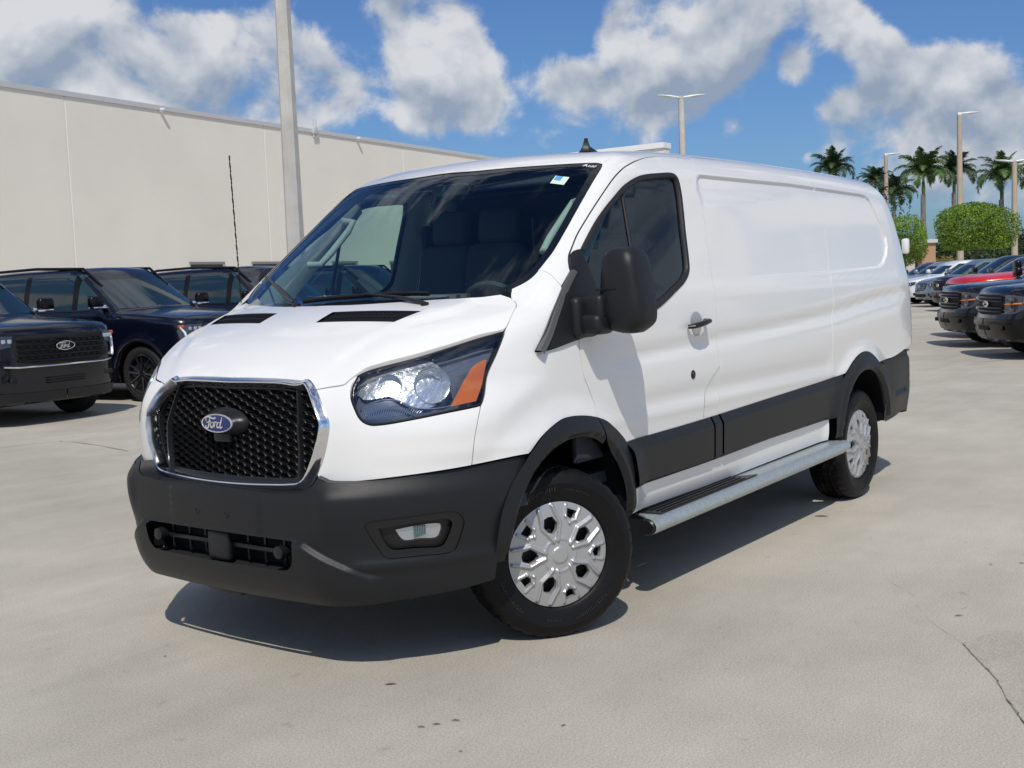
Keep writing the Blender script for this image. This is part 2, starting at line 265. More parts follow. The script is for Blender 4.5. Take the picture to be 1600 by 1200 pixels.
# ---------------------------------------------------------------- materials
def principled(name):
    m = bpy.data.materials.new(name); m.use_nodes = True
    return m, m.node_tree.nodes['Principled BSDF']
MATS = {}
def mat(name, col, rough=.5, metal=0., spec=.5, coat=0., bump=None, var=None, coat_rough=.03, aniso=None):
    """bump=(scale, strength, distance) ; var=(scale, amount) tints the colour with noise"""
    m, b = principled(name); t = m.node_tree
    b.inputs['Base Color'].default_value = (*col, 1); b.inputs['Roughness'].default_value = rough
    b.inputs['Metallic'].default_value = metal; b.inputs['Specular IOR Level'].default_value = spec
    b.inputs['Coat Weight'].default_value = coat; b.inputs['Coat Roughness'].default_value = coat_rough
    co = N(t, 'ShaderNodeTexCoord').outputs['Object']
    if bump:
        n = N(t, 'ShaderNodeTexNoise'); t.links.new(co, n.inputs['Vector']); n.inputs['Scale'].default_value = bump[0]; n.inputs['Detail'].default_value = 3
        bn = N(t, 'ShaderNodeBump'); bn.inputs['Strength'].default_value = bump[1]; bn.inputs['Distance'].default_value = bump[2]
        t.links.new(n.outputs['Fac'], bn.inputs['Height']); t.links.new(bn.outputs[0], b.inputs['Normal'])
    if var:
        n = N(t, 'ShaderNodeTexNoise'); t.links.new(co, n.inputs['Vector']); n.inputs['Scale'].default_value = var[0]; n.inputs['Detail'].default_value = 6; n.inputs['Roughness'].default_value = .6
        mr = N(t, 'ShaderNodeMapRange'); t.links.new(n.outputs['Fac'], mr.inputs[0]); mr.inputs[1].default_value = .3; mr.inputs[2].default_value = .7
        mr.inputs[3].default_value = 1-var[1]; mr.inputs[4].default_value = 1+var[1]
        mx = N(t, 'ShaderNodeVectorMath', operation='SCALE'); mx.inputs[0].default_value = col; t.links.new(mr.outputs[0], mx.inputs['Scale'])
        t.links.new(mx.outputs[0], b.inputs['Base Color'])
    MATS[name] = m; return m
def glass_mat(name, tint, refl=1.0, rough=0.0, ior=1.5):
    m = bpy.data.materials.new(name); m.use_nodes = True; t = m.node_tree; t.nodes.clear()
    o = N(t, 'ShaderNodeOutputMaterial'); tr = N(t, 'ShaderNodeBsdfTransparent'); tr.inputs[0].default_value = (*tint, 1)
    gl = N(t, 'ShaderNodeBsdfGlossy'); gl.inputs['Roughness'].default_value = rough; gl.inputs[0].default_value = (refl*.78, refl*.90, refl*1.05, 1)
    lw = N(t, 'ShaderNodeLayerWeight'); lw.inputs[0].default_value = .5
    pw = N(t, 'ShaderNodeMath', operation='POWER'); t.links.new(lw.outputs['Facing'], pw.inputs[0]); pw.inputs[1].default_value = 3.6
    fr = N(t, 'ShaderNodeMath', operation='MULTIPLY_ADD'); t.links.new(pw.outputs[0], fr.inputs[0]); fr.inputs[1].default_value = .92; fr.inputs[2].default_value = .07
    mx = N(t, 'ShaderNodeMixShader'); t.links.new(fr.outputs[0], mx.inputs[0]); t.links.new(tr.outputs[0], mx.inputs[1]); t.links.new(gl.outputs[0], mx.inputs[2])
    t.links.new(mx.outputs[0], o.inputs[0]); MATS[name] = m; return m
WHITE = mat('white_paint', (.775,.775,.76), .30, 0, .5, 1.0, coat_rough=.04)
BLKP = mat('textured_black_plastic', (.0115,.0125,.0145), .42, 0, .33, 0, bump=(520, .35, .002))
BLKP2 = mat('smooth_black_trim', (.010,.0105,.012), .36, 0, .4)
SATIN = mat('satin_black_mesh', (.008,.008,.009), .42, 0, .30)
VOID = mat('dark_cavity', (.006,.006,.007), .8)
CHROME = mat('chrome', (.82,.84,.87), .11, 1.0)
RUBBER = mat('tyre_rubber', (.0055,.0055,.006), .5, 0, .22, bump=(60, .25, .003), var=(9,.25))
SEALM = mat('rubber_seal', (.012,.012,.013), .55)
HUBM = mat('silver_wheel_paint', (.43,.435,.44), .34, .5, .5, .25)
STEEL = mat('dark_steel', (.05,.05,.055), .5, .6)
GALV = mat('galvanised_steel', (.46,.52,.53), .42, .65, .5, bump=(70, .08, .002), var=(55,.12))
INTG = mat('grey_interior_trim', (.42,.44,.43), .7)
INTD = mat('dark_interior_trim', (.032,.040,.055), .75)
INTM = mat('mid_interior_cloth', (.055,.065,.08), .9)
REFL = mat('reflector_chrome', (.62,.64,.67), .22, .75, .6, bump=(36, .40, .010))
LAMPB = mat('lamp_housing', (.12,.135,.18), .22, .25, .6)
AMBER = mat('amber_lens', (.55,.13,.012), .20, 0, .5, .5, bump=(120,.25,.003))
BLUE = mat('badge_blue_enamel', (.006,.020,.125), .12, 0, .4, .45)
BRIGHT = mat('badge_silver', (.82,.83,.85), .15, .85)
GLASSW = glass_mat('windscreen_glass', (.74,.90,.84), .62)
GLASSS = glass_mat('side_glass', (.60,.77,.74), .55)
LENS = glass_mat('clear_lamp_lens', (.93,.95,.97), .9)
WHITELET = mat('white_print', (.75,.75,.72), .6)
STICK1 = mat('sticker_pale_green', (.62,.80,.72), .5); STICK2 = mat('sticker_blue', (.10,.32,.62), .5)

# ---------------------------------------------------------------- object helpers
def link(name, me, m=None, parent=None, kind=None):
    o = bpy.data.objects.new(name, me); C.objects.link(o)
    if m is not None:
        for q in (m if isinstance(m, (list, tuple)) else [m]): me.materials.append(q)
    if parent is not None: o.parent = parent
    if kind: o['kind'] = kind
    return o
def tag(o, label, cat, group=None):
    o['label'] = label; o['category'] = cat
    if group: o['group'] = group
    return o
def empty(name, loc=(0,0,0), rz=0.0):
    o = bpy.data.objects.new(name, None); C.objects.link(o); o.location = loc; o.rotation_euler = (0,0,rz); o.empty_display_size = .2
    return o
def mesh_from(V, F, normals=None, smooth=True, mi=None):
    me = bpy.data.meshes.new('mesh'); me.from_pydata([tuple(map(float, v)) for v in V], [], [tuple(int(i) for i in f) for f in F]); me.update()
    if smooth: me.polygons.foreach_set('use_smooth', [True]*len(me.polygons))
    if mi is not None: me.polygons.foreach_set('material_index', mi)
    if normals is not None: me.normals_split_custom_set_from_vertices([tuple(map(float, n)) for n in normals])
    return me
class MB:
    """collects simple solids into one mesh"""
    def __init__(s): s.V = []; s.F = []; s.S = []; s.M = []; s.mi = 0
    def add(s, V, F, smooth=False):
        k = len(s.V); s.V += [tuple(v) for v in V]; s.F += [tuple(i+k for i in f) for f in F]; s.S += [smooth]*len(F); s.M += [s.mi]*len(F)
        return s
    def box(s, c, d, rot=None):
        x, y, z = (q/2 for q in d)
        V = [Vector((i*x, j*y, k*z)) for i in (-1,1) for j in (-1,1) for k in (-1,1)]
        if rot is not None: V = [rot @ v for v in V]
        V = [v+Vector(c) for v in V]
        return s.add(V, [(0,1,3,2),(4,6,7,5),(0,4,5,1),(2,3,7,6),(0,2,6,4),(1,5,7,3)])
    def rbox(s, c, d, b=.01, rot=None, seg=2):
        bm = bmesh.new(); bmesh.ops.create_cube(bm, size=1)
        for v in bm.verts: v.co = Vector((v.co.x*d[0], v.co.y*d[1], v.co.z*d[2]))
        bmesh.ops.bevel(bm, geom=bm.edges[:], offset=b, segments=seg, affect='EDGES', profile=.5)
        V = [(rot @ v.co if rot is not None else v.co.copy())+Vector(c) for v in bm.verts]
        F = [tuple(v.index for v in f.verts) for f in bm.faces]; bm.free()
        return s.add(V, F, True)
    def tube(s, pts, r, n=10, cap=True, flat=1.0, up=(0,0,1)):
        P = [Vector(p) for p in pts]; R = r if isinstance(r, (list, tuple)) else [r]*len(P); V = []; F = []
        for i, p in enumerate(P):
            t = (P[min(i+1, len(P)-1)]-P[max(i-1, 0)]).normalized()
            a = t.cross(Vector(up))
            if a.length < 1e-3: a = t.cross(Vector((1,0,0)))
            a.normalize(); b = t.cross(a)
            for k in range(n):
                th = 2*math.pi*k/n; V.append(p+a*math.cos(th)*R[i]+b*math.sin(th)*R[i]*flat)
        for i in range(len(P)-1):
            for k in range(n):
                k2 = (k+1) % n; F.append((i*n+k, i*n+k2, (i+1)*n+k2, (i+1)*n+k))
        if cap: F += [tuple(range(n))[::-1], tuple((len(P)-1)*n+k for k in range(n))]
        return s.add(V, F, True)
    def lathe(s, prof, n=64, axis='Y', c=(0,0,0), sharp=False):
        V = []; F = []
        for (r, h) in prof:
            for k in range(n):
                t = 2*math.pi*k/n; a, b = r*math.cos(t), r*math.sin(t)
                v = {'Y': (a, h, b), 'X': (h, a, b), 'Z': (a, b, h)}[axis]
                V.append((v[0]+c[0], v[1]+c[1], v[2]+c[2]))
        for i in range(len(prof)-1):
            for k in range(n):
                k2 = (k+1) % n; F.append((i*n+k, i*n+k2, (i+1)*n+k2, (i+1)*n+k))
        return s.add(V, F, not sharp)
    def poly(s, P, d, thick):
        """prism: polygon of 3D points pushed along d"""
        n = len(P); P = [Vector(p) for p in P]; d = Vector(d)*thick
        return s.add(P+[p+d for p in P], [tuple(range(n)), tuple(range(2*n-1, n-1, -1))]+[(i, (i+1) % n, n+(i+1) % n, n+i)[::-1] for i in range(n)])
    def build(s, name, m, parent=None, **kw):
        me = mesh_from(s.V, s.F, smooth=False); me.polygons.foreach_set('use_smooth', s.S); me.polygons.foreach_set('material_index', s.M)
        bm = bmesh.new(); bm.from_mesh(me); bmesh.ops.recalc_face_normals(bm, faces=bm.faces[:]); bm.to_mesh(me); bm.free()
        try: me.set_sharp_from_angle(angle=math.radians(40))
        except Exception: pass
        return link(name, me, m, parent, **kw)
def catmull(P, step=.02):
    P = np.array(P, float)
    if len(P) < 3: Q = [P[0]]+[P[0]+(P[1]-P[0])*t for t in np.linspace(0,1,max(2,int(np.linalg.norm(P[1]-P[0])/step)+1))[1:]]; return np.array(Q)
    E = np.vstack([2*P[0]-P[1], P, 2*P[-1]-P[-2]]); out = [P[0]]
    for i in range(1, len(E)-2):
        p0, p1, p2, p3 = E[i-1], E[i], E[i+1], E[i+2]
        a = [np.linalg.norm(p1-p0)**.5+1e-6, np.linalg.norm(p2-p1)**.5+1e-6, np.linalg.norm(p3-p2)**.5+1e-6]
        m1 = (p1-p0)/a[0]-(p2-p0)/(a[0]+a[1])+(p2-p1)/a[1]; m2 = (p2-p1)/a[1]-(p3-p1)/(a[1]+a[2])+(p3-p2)/a[2]
        m1 = m1*a[1]; m2 = m2*a[1]; n = max(1, int(round(np.linalg.norm(p2-p1)/step)))
        for k in range(1, n+1):
            t = k/n; out.append((2*t**3-3*t*t+1)*p1+(t**3-2*t*t+t)*m1+(-2*t**3+3*t*t)*p2+(t**3-t*t)*m2)
    return np.array(out)
def frame(d):
    d = np.array(d, float); d /= np.linalg.norm(d)
    u = np.cross((0,0,1.), d) if abs(d[2]) < .95 else np.array((0,1.,0)); u -= d*np.dot(u, d); u /= np.linalg.norm(u)
    return d, u, np.cross(d, u)
def inset2d(P, dl):
    """P closed 2D loop, dl per-vertex inset towards the inside"""
    P = np.array(P); n = len(P); A = .5*np.sum(P[:,0]*np.roll(P[:,1],-1)-np.roll(P[:,0],-1)*P[:,1]); s = 1 if A > 0 else -1
    e = np.roll(P,-1,0)-P; L = np.linalg.norm(e,axis=1,keepdims=True)+1e-9; e = e/L
    nn = np.stack([-e[:,1], e[:,0]],1)*s; pn = np.roll(nn,1,0); a = nn+pn; l = np.linalg.norm(a,axis=1,keepdims=True); a = a/(l+1e-9)
    c = np.clip(np.sum(a*nn,1,keepdims=True), .35, 1); return P+a/c*np.array(dl)[:,None], a
def make_loop(segs, step=.02):
    """segs: list of (points3d, gap) open curves that follow on; returns loop pts and gap per point"""
    P = []; G = []
    for pts, g in segs:
        q = catmull(pts, step)
        for i, v in enumerate(q):
            if P and np.linalg.norm(P[-1]-v) < step*.30:
                G[-1] = max(G[-1], g) if g == 0 else min(G[-1], g) if G[-1] == 0 else max(G[-1], g); continue
            P.append(v); G.append(g)
    while np.linalg.norm(P[0]-P[-1]) < step*.30: P.pop(); G.pop()
    return np.array(P), np.array(G)
def panel_data(f, segs, d, off=0.0, res=.035, step=.02, flange=.018, holes=(), hflange=None, reach=.7, relief=None, extra=None):
    """skin a region of the surface f=off, seen along direction d"""
    dd, u, v = frame(d)
    loops = [make_loop(segs, step)]+[make_loop(h, step) for h in holes]
    B = []; info = []
    for li, (P, G) in enumerate(loops):
        Q = np.stack([P@u, P@v], 1); Q, a = inset2d(Q, G if li == 0 else -G)
        info.append((len(B), len(Q), a if li == 0 else -a, G)); B += list(Q)
    B = np.array(B); mid = np.mean(loops[0][0]@dd)
    # interior points
    outer = B[:info[0][1]]; lo, hi = outer.min(0), outer.max(0)
    gx = np.arange(lo[0], hi[0], res); gy = np.arange(lo[1], hi[1], res*.87); X, Y = np.meshgrid(gx, gy); X = X+(np.arange(len(gy)) % 2)[:,None]*res*.5
    X, Y = X.ravel(), Y.ravel(); ds = pdist(X, Y, outer); keep = ds < -res*.42
    for (s0, n, a, G) in info[1:]: keep &= pdist(X, Y, B[s0:s0+n]) > res*.42
    I = np.stack([X[keep], Y[keep]], 1)
    if extra is not None and len(extra):
        ex = np.array(extra, float); ex = np.stack([ex@u, ex@v], 1); k2 = pdist(ex[:,0], ex[:,1], outer) < -.006
        for (s0, n, a, G) in info[1:]: k2 &= pdist(ex[:,0], ex[:,1], B[s0:s0+n]) > .006
        ex = ex[k2]
        if len(ex):
            far = np.ones(len(I), bool)
            for c0 in range(0, len(I), 2000): far[c0:c0+2000] = ((I[c0:c0+2000,None,:]-ex[None])**2).sum(2).min(1) > .010**2
            I = np.vstack([I[far], ex])
    A2 = np.vstack([B, I]) if len(I) else B
    edges = [(s0+i, s0+(i+1) % n) for (s0, n, a, G) in info for i in range(n)]
    vo, eo, fo, ov, oe, of = delaunay_2d_cdt([Vector(q) for q in A2], edges, [], 0, 1e-6)
    vo = np.array([tuple(q) for q in vo]); fo = np.array([tuple(q) for q in fo if len(q) == 3])
    c = vo[fo].mean(1); ok = pdist(c[:,0], c[:,1], outer) < 0
    for (s0, n, a, G) in info[1:]: ok &= pdist(c[:,0], c[:,1], B[s0:s0+n]) > 0
    fo = fo[ok]
    base = mid+reach
    O = vo[:,:1]*u+vo[:,1:]*v+base*dd
    P3, found = cast(f, O, -dd, 0, 2*reach, 34, off)
    Nn = grad(f, P3)
    area = np.cross(P3[fo[:,1]]-P3[fo[:,0]], P3[fo[:,2]]-P3[fo[:,0]]); flip = np.sum(area*dd,1) < 0; fo[flip] = fo[flip][:,::-1]
    # flanges
    inv = {}
    for i, lst in enumerate(ov):
        for j in lst: inv[j] = i
    V = [P3]; NN = [Nn]; F = [fo]; cnt = len(P3)
    for li, (s0, n, a, G) in enumerate(info):
        fl = flange if li == 0 else (hflange if hflange is not None else flange)
        if fl <= 0: continue
        idx = np.array([inv.get(s0+i, -1) for i in range(n)]); av = a[:,:1]*u+a[:,1:]*v
        # outward = away from the panel
        outw = -av; top = P3[idx]; low = top-Nn[idx]*fl
        V += [top, low]; NN += [outw, outw]
        for i in range(n):
            j = (i+1) % n
            if idx[i] < 0 or idx[j] < 0 or (G[i] == 0 and G[j] == 0): continue
            q = (cnt+i, cnt+n+i, cnt+n+j, cnt+j)
            F.append(np.array([[q[0],q[1],q[2]],[q[0],q[2],q[3]]]))
        cnt += 2*n
    V = np.vstack(V); NN = np.vstack(NN); F = np.vstack([np.array(x).reshape(-1,3) for x in F])
    if relief is not None: V = relief(V)
    return V, F, NN
def panel(name, m, parent, f, segs, d, mirror=0, **kw):
    """mirror: 0 left side only, 1 one mesh of both halves, 2 mirrored copy only, 3 two objects"""
    V, F, NN = panel_data(f, segs, d, **kw)
    out = []
    mv = V*[1,-1,1]; mn = NN*[1,-1,1]; mf = F[:,::-1]
    if mirror == 1:
        me = mesh_from(np.vstack([V, mv]), np.vstack([F, mf+len(V)]), np.vstack([NN, mn])); out.append(link(name, me, m, parent))
    if mirror in (0, 3): out.append(link(name, mesh_from(V, F, NN), m, parent))
    if mirror in (2, 3): out.append(link(name, mesh_from(mv, mf, mn), m, parent[1] if isinstance(parent, tuple) else parent))
    return out if len(out) > 1 else out[0]
def sweep_on(f, P, prof, d, closed=True, off=0.0, reach=.5, step=.015):
    """sweep a small profile [(across, up)] along a curve lying on f; across points to the loop's left"""
    dd, u, v = frame(d); P = np.array(P, float)
    O = P-np.outer(P@dd, dd)+(np.mean(P@dd)+reach)*dd; Q, _ = cast(f, O, -dd, 0, 2*reach, 34, off); Nn = grad(f, Q); n = len(Q)
    T = np.roll(Q,-1,0)-np.roll(Q,1,0) if closed else np.gradient(Q, axis=0); T /= np.linalg.norm(T,axis=1,keepdims=True)+1e-9
    S = np.cross(Nn, T); V = []; F = []; m = len(prof(0.)) if callable(prof) else len(prof)
    for i in range(n):
        for (a, h) in (prof(i/n) if callable(prof) else prof): V.append(Q[i]+S[i]*a+Nn[i]*h)
    for i in range(n if closed else n-1):
        j = (i+1) % n
        for k in range(m-1): F.append((i*m+k, i*m+k+1, j*m+k+1, j*m+k))
    return V, F
# ---------------------------------------------------------------- the white van
van = tag(empty('panel_van'), 'large white cargo van with chrome framed grille and silver side step in the foreground', 'van')
GAP = .0024
def rv(k): return CV[k][::-1]
def cut(P, i, j): return P[i:j]
def ptb(x, z, f=fbody):     # side point of the body at x,z
    P, ok = cast(f, np.array([[x, 1.4, z]]), np.array([0,-1.,0]), 0, 1.2, 40); return P[0].tolist()
def ptt(x, y, f=fbody):     # top point of the body at x,y
    P, ok = cast(f, np.array([[x, y, 2.6]]), np.array([0,0,-1.]), 0, 2.0, 60); return P[0].tolist()
def ptf(y, z, f=fbody):
    P, ok = cast(f, np.array([[1.5, y, z]]), np.array([-1.,0,0]), 0, 2.0, 60); return P[0].tolist()
hoodlip = [ptf(0,1.134)]+[ptf(.14,1.135)]+CV['hoodlip'][2:]
hs = CV['hoodside']; ws = CV['wsout']
wscorner = [-.689,.795,1.994]
wsbot = [ptt(.372,0), ptt(.366,.2), ptt(.30,.48)]+[CV['wsout'][i] for i in (17,16,15,14,13,12,11,10,9,8,7,6,5)]
# wsbot runs from the middle of the lower edge out and up to the upper corner
hoodrear = [hs[-1], [.150,.70,1.41], [.215,.60,1.41], [.31,.42,1.41], [.37,.22,1.41], [.385,0,1.41]]
vent = [CV['ventL'][i] for i in (0,1,2,3)]
vsegs = [([vent[0],vent[1]],.0),([vent[1],vent[2]],.0),([vent[2],vent[3]],.0),([vent[3],vent[0]],.0)]
hood = panel('hood', WHITE, van, fbody, [(hoodlip, GAP), (hs, GAP), (hoodrear, GAP), ([[.385,0,1.41],[.6,0,1.31],hoodlip[0]], 0)], (.35,0,.94), mirror=1, res=.022, step=.012, flange=.028, holes=[vsegs], hflange=.015)
for m_ in (1,-1):
    V, F, NN = panel_data(fbody, vsegs, (.35,0,.94), off=-.009, res=.03, flange=0)
    V = V*[1,m_,1]; NN = NN*[1,m_,1]; F = F if m_ == 1 else F[:,::-1]
    hv = link('hood_vent', mesh_from(V, F, NN), SATIN, hood)
    b = MB(); q = [Vector(p) for p in vent]
    for k in range(1, 22):
        t = k/22; a_ = q[0].lerp(q[3], t); c_ = q[1].lerp(q[2], t)
        a_ = Vector(ptt(a_.x, a_.y))-Vector((0,0,.004)); c_ = Vector(ptt(c_.x, c_.y))-Vector((0,0,.009)); a_.z -= .005
        b.tube([Vector(ptt(*(a_.lerp(c_,t_)).xy))-Vector((0,0,.0075)) for t_ in np.linspace(.03,.97,6)], .003, 4)
    for t in (0.0,.5,1.0):
        a_ = q[0].lerp(q[1], t); c_ = q[3].lerp(q[2], t)
        b.tube([Vector(ptt(*(a_.lerp(c_, s)).xy))-Vector((0,0,.006)) for s in np.linspace(0.03,.97,9)], .005, 5)
    if m_ == -1: b.V = [(v[0], -v[1], v[2]) for v in b.V]
    b.build('vent_slat_insert', SATIN, hood)

# --- nose panel, fender, pillar
lamp = CV['lampin']; fb_ = CV['fascbot']; fs = CV['fendseam']; ao = CV['archout']
co = CV['chromeout']
nose_segs = [(hs[:5], GAP), ([hs[4], lamp[0]], GAP), (lamp[:12], GAP), (fs, .0012), (fb_[7::-1], GAP), ([fb_[0]]+[co[i] for i in (9,8,7,6,5,4,3,2)]+[hs[0]], GAP)]
panel('nose_panel', WHITE, van, fbody, nose_segs, (.75,.66,.05), mirror=3, res=.022, step=.012, flange=.03)
sail = CV['sail']; dl = CV['doorlow']; cs = CV['cowlseam']; df = CV['doorfront']
sail_top = sail[0]; tip = [.172,1.0,1.199]
fend_segs = [([lamp[17],lamp[16],lamp[15],lamp[14],lamp[13],lamp[12],lamp[11]], GAP), (fs, .0012), (fb_[7:], GAP), (ao[:7], .0), ([ao[6], dl[5]]+dl[4::-1], GAP), ([dl[0], [-.125,1.006,1.18], sail[7]], GAP), ([sail[7], sail[6], tip], .0), ([tip, sail[3], sail[2], sail[1]], .0), (cs[::-1], .0010), ([cs[0], ws[10], ws[11], ws[12], ws[13], ws[14]], .0), ([ws[14], hs[-2], hs[-3]], 0), (hs[-3:9:-1], GAP)]
panel('fender', WHITE, van, fbody, fend_segs, (.40,.80,.45), mirror=3, res=.024, step=.014, flange=.03)
RX = -1.5
def offs_pts(P2, ds, step=.011):
    P2 = np.array(P2, float); out = []
    for dd0 in ds:
        Q, _ = inset2d(P2, np.full(len(P2), dd0)); n = len(Q)
        for i in range(n):
            a_, b_ = Q[i], Q[(i+1) % n]; m = max(1, int(np.linalg.norm(b_-a_)/step))
            out += [a_+(b_-a_)*k/m for k in range(m)]
    return np.array(out)
_ep = offs_pts(PANEL, (-.003,.004,.010,.018)); PEX, _ = cast(fbody, np.stack([_ep[:,0], np.full(len(_ep),1.4), _ep[:,1]],1), np.array([0,-1.,0]), 0, 1.2, 40)
roofline = [ptt(x, .80) for x in (-.80,-1.0,-1.25,-1.5)]
pil_segs = [(rv('cowlseam')[::-1], .0010), ([cs[-1], sail_top], 0), (rv('doorfront')[:-1], GAP*1.3), ([df[0], roofline[3]], 0), (roofline[::-1]+[wscorner], 0), ([wscorner]+[ws[i] for i in (5,6,7,8,9,10)][0:]+[cs[0]], 0)]
panel('windscreen_pillar', WHITE, van, fbody, pil_segs, (.38,.62,.68), mirror=3, res=.022, step=.014, flange=.02)
# --- roof
roofside = [wscorner]+[ptt(x, .80) for x in (-.80,-1.0,-1.25,-1.5,-2.0,-2.5,-3.0,-3.5,-4.0)]+[ptt(-4.2,.79), ptt(-4.3,.76)]
header = [ptt(-.525,0), ptt(-.528,.2)]+[ws[3], ws[4], wscorner]
# the roof is drawn from the windscreen header back, with shallow lengthwise ribs
def froof(x, y, z):
    a = np.abs(y); rib = 0
    for c0 in (.14,.40,.62): rib = rib+gau(a-c0, .035)
    return fbody(x, y, z)-.007*np.minimum(rib,1)*sst(-.95,-1.25,x)*(1-sst(-4.0,-4.15,x)*0)*(1-(x < -4.1))
roof = panel('roof', WHITE, van, froof, [(header, 0), (roofside, 0), ([ptt(-4.3,.76), ptt(-4.33,.4), ptt(-4.34,0)], 0), ([ptt(-4.34,0), ptt(-2.5,0), ptt(-.525,0)], 0)], (0.1,0,1), mirror=1, res=.035, step=.02, flange=0)
# --- door, load-side panels
dr = [df[0]]+[[-1.452,.868,2.012],[-1.425,.904,1.886],[-1.406,.937,1.724],[-1.388,.968,1.541],[-1.368,1.005,1.309],[-1.364,1.008,1.126],[-1.360,1.016,.975],[-1.361,1.012,.770]]
win = CV['win']; ct = CV['cladtop']; cb = CV['cladbot']
ctx = lambda x: float(np.interp(x, [-3.03,-2.87,-1.95,-1.33,-.88,-.44], [.833,.820,.790,.769,.758,.752]))
cbx = lambda x: float(np.interp(x, [-2.9,-1.95,-1.24,-.5], [.578,.567,.546,.536]))
ao_join = ptb(-.443,.752)
door_segs = [(df[:14], GAP*1.3), ([df[13], win[0]], .0), (win, .0), ([win[-1], sail[8], sail[7]], .0), ([sail[7], [-.125,1.006,1.18]]+dl, GAP), ([dl[-1], ao[7], ao[8], ao[9], ao_join], 0), ([ao_join]+[ptb(x, ctx(x)) for x in (-.7,-.95,-1.2,-1.361)], 0), (dr[::-1], GAP)]
doors = panel('front_door', WHITE, van, fbody, door_segs, (.02,.90,.42), mirror=3, res=.028, step=.016, flange=.03)
ms = [[-2.90,.80,ptt(-2.90,.80)[2]]]+[[-2.925,.872,2.012],[-2.955,.885,1.975],[-2.99,.904,1.839],[-3.0,.934,1.665],[-2.965,.962,1.50],[-2.925,.984,1.44],[-2.915,.998,1.388],[-2.908,.999,1.210],[-2.875,1.006,1.174],[-2.862,1.010,1.0],[-2.862,1.016,.821]]
side_segs = [(dr, GAP), ([ptb(x, ctx(x)) for x in (-1.361,-1.8,-2.3,-2.862)], 0), (ms[::-1], .0024), ([ms[0]]+[ptt(x,.80) for x in (-2.5,-2.0,-1.5)]+[dr[0]], 0)]
sides = panel('load_side_panel', WHITE, van, fbody, side_segs, (0,.88,.47), mirror=3, extra=PEX, res=.030, step=.018, flange=.03)
ra = CV['rarch']; rb = CV['rbumptop']
rear_c = [ptb(-4.2,.872)]
q_end = [[-4.44,.84,.875],[-4.45,.83,1.2],[-4.42,.82,1.5],[-4.35,.80,1.75],[-4.28,.78,1.93],[-4.26,.77,2.02]]
fq = fbody
def snapq(p):
    P, ok = cast(fbody, np.array([[p[0]-.5, p[1]+.5, p[2]+.1]]), np.array([.66,-.66,-.13])/np.linalg.norm([.66,.66,.13]), 0, 1.5, 150); return P[0].tolist()
q_end = [snapq(p) for p in q_end]+[ptt(-4.3,.76)]
quarter_segs = [(ms, .0024), ([ms[-1], ra[3]], 0), (ra[3:], 0), ([ra[-1], rb[1], rb[2], q_end[0]], 0), (q_end, .001), ([ptt(-4.3,.76), ptt(-4.2,.79)]+[ptt(x,.80) for x in (-4.0,-3.5,-3.0)]+[ms[0]], 0)]
panel('rear_quarter_panel', WHITE, van, fbody, quarter_segs, (-.32,.80,.50), mirror=3, extra=PEX, res=.032, step=.018, flange=.03)
rear_segs = [(q_end, .001), ([q_end[-1], ptt(-4.33,.4), ptt(-4.34,0)], 0), ([ptt(-4.34,0), [-4.5,0,1.5], [-4.55,0,.8], [-4.53,0,.40]], 0), ([[-4.53,0,.40],[-4.45,.80,.40]], 0), ([[-4.45,.80,.40], q_end[0]], 0)]
panel('rear_door', WHITE, van, fbody, rear_segs, (-.98,0,.2), mirror=3, res=.06, step=.03, flange=.01)
# sill
sill_segs = [([ptb(-.495, .56), ptb(-.505,.415)], 0), ([ptb(x, np.interp(x,[-2.8,-1.5,-.5],[.452,.424,.418])) for x in (-.505,-1.0,-1.5,-2.1,-2.79)], 0), ([ptb(-2.79,.452), ptb(-2.79,.60)], 0), ([ptb(x, .60) for x in (-2.79,-2.0,-1.3,-.9)]+[ptb(-.495,.56)], 0)]
panel('sill', WHITE, van, fbody, sill_segs, (0,1,0), mirror=3, res=.04, step=.02, flange=.05)
# panel behind the cladding so nothing shows through
# --- black side cladding in separate mouldings
def fclad(x, y, z):
    tz = np.interp(x, [-3.03,-2.87,-1.95,-1.33,-.88,-.44], [.833,.820,.790,.769,.758,.752]); bz = np.interp(x, [-2.9,-1.95,-1.24,-.5], [.578,.567,.546,.536])
    return fbody(x,y,z)-.004-.024*np.clip((tz-z)/.042,0,1)*sst(-.002,.016,z-bz)-.004*(1-sst(.045,.060,tz-z))*0
for x0, x1 in ((-.452,-1.262),(-1.275,-1.352),(-1.368,-2.985)):
    xs = np.linspace(x0, x1, 6)
    e0 = [(-.492,cbx(-.5)),(-.490,.62),(-.474,.695),(-.445,.745),(-.440,ctx(-.44))] if x0 > -.5 else [(x0,cbx(x0)),(x0,ctx(x0)+.001)]
    e1 = [(-2.985,ctx(-2.985)),(-2.912,.735),(-2.862,.629),(-2.848,cbx(-2.85))] if x1 < -2.9 else [(x1,ctx(x1)+.001),(x1,cbx(x1))]
    xt = [x for x in np.linspace(e0[-1][0], e1[0][0], 6)]; xb = [x for x in np.linspace(e1[-1][0], e0[0][0], 6)]
    segs = [([ptb(x, ctx(x)+.001) for x in xt], .0), ([ptb(*q) for q in e1], .0015), ([ptb(x, cbx(x)) for x in xb], 0), ([ptb(*q) for q in e0], .0015)]
    panel('side_cladding', BLKP, van, fclad, segs, (0,1,.05), mirror=3, res=.030, step=.02, flange=.016, extra=[ptb(x, ctx(x)-o_) for x in np.arange(min(x0,x1)+.01, max(x0,x1), .02) for o_ in (.038,.042,.046)]+[ptb(x, cbx(x)+o_) for x in np.arange(min(x0,x1)+.01, max(x0,x1), .03) for o_ in (.008,.016)])
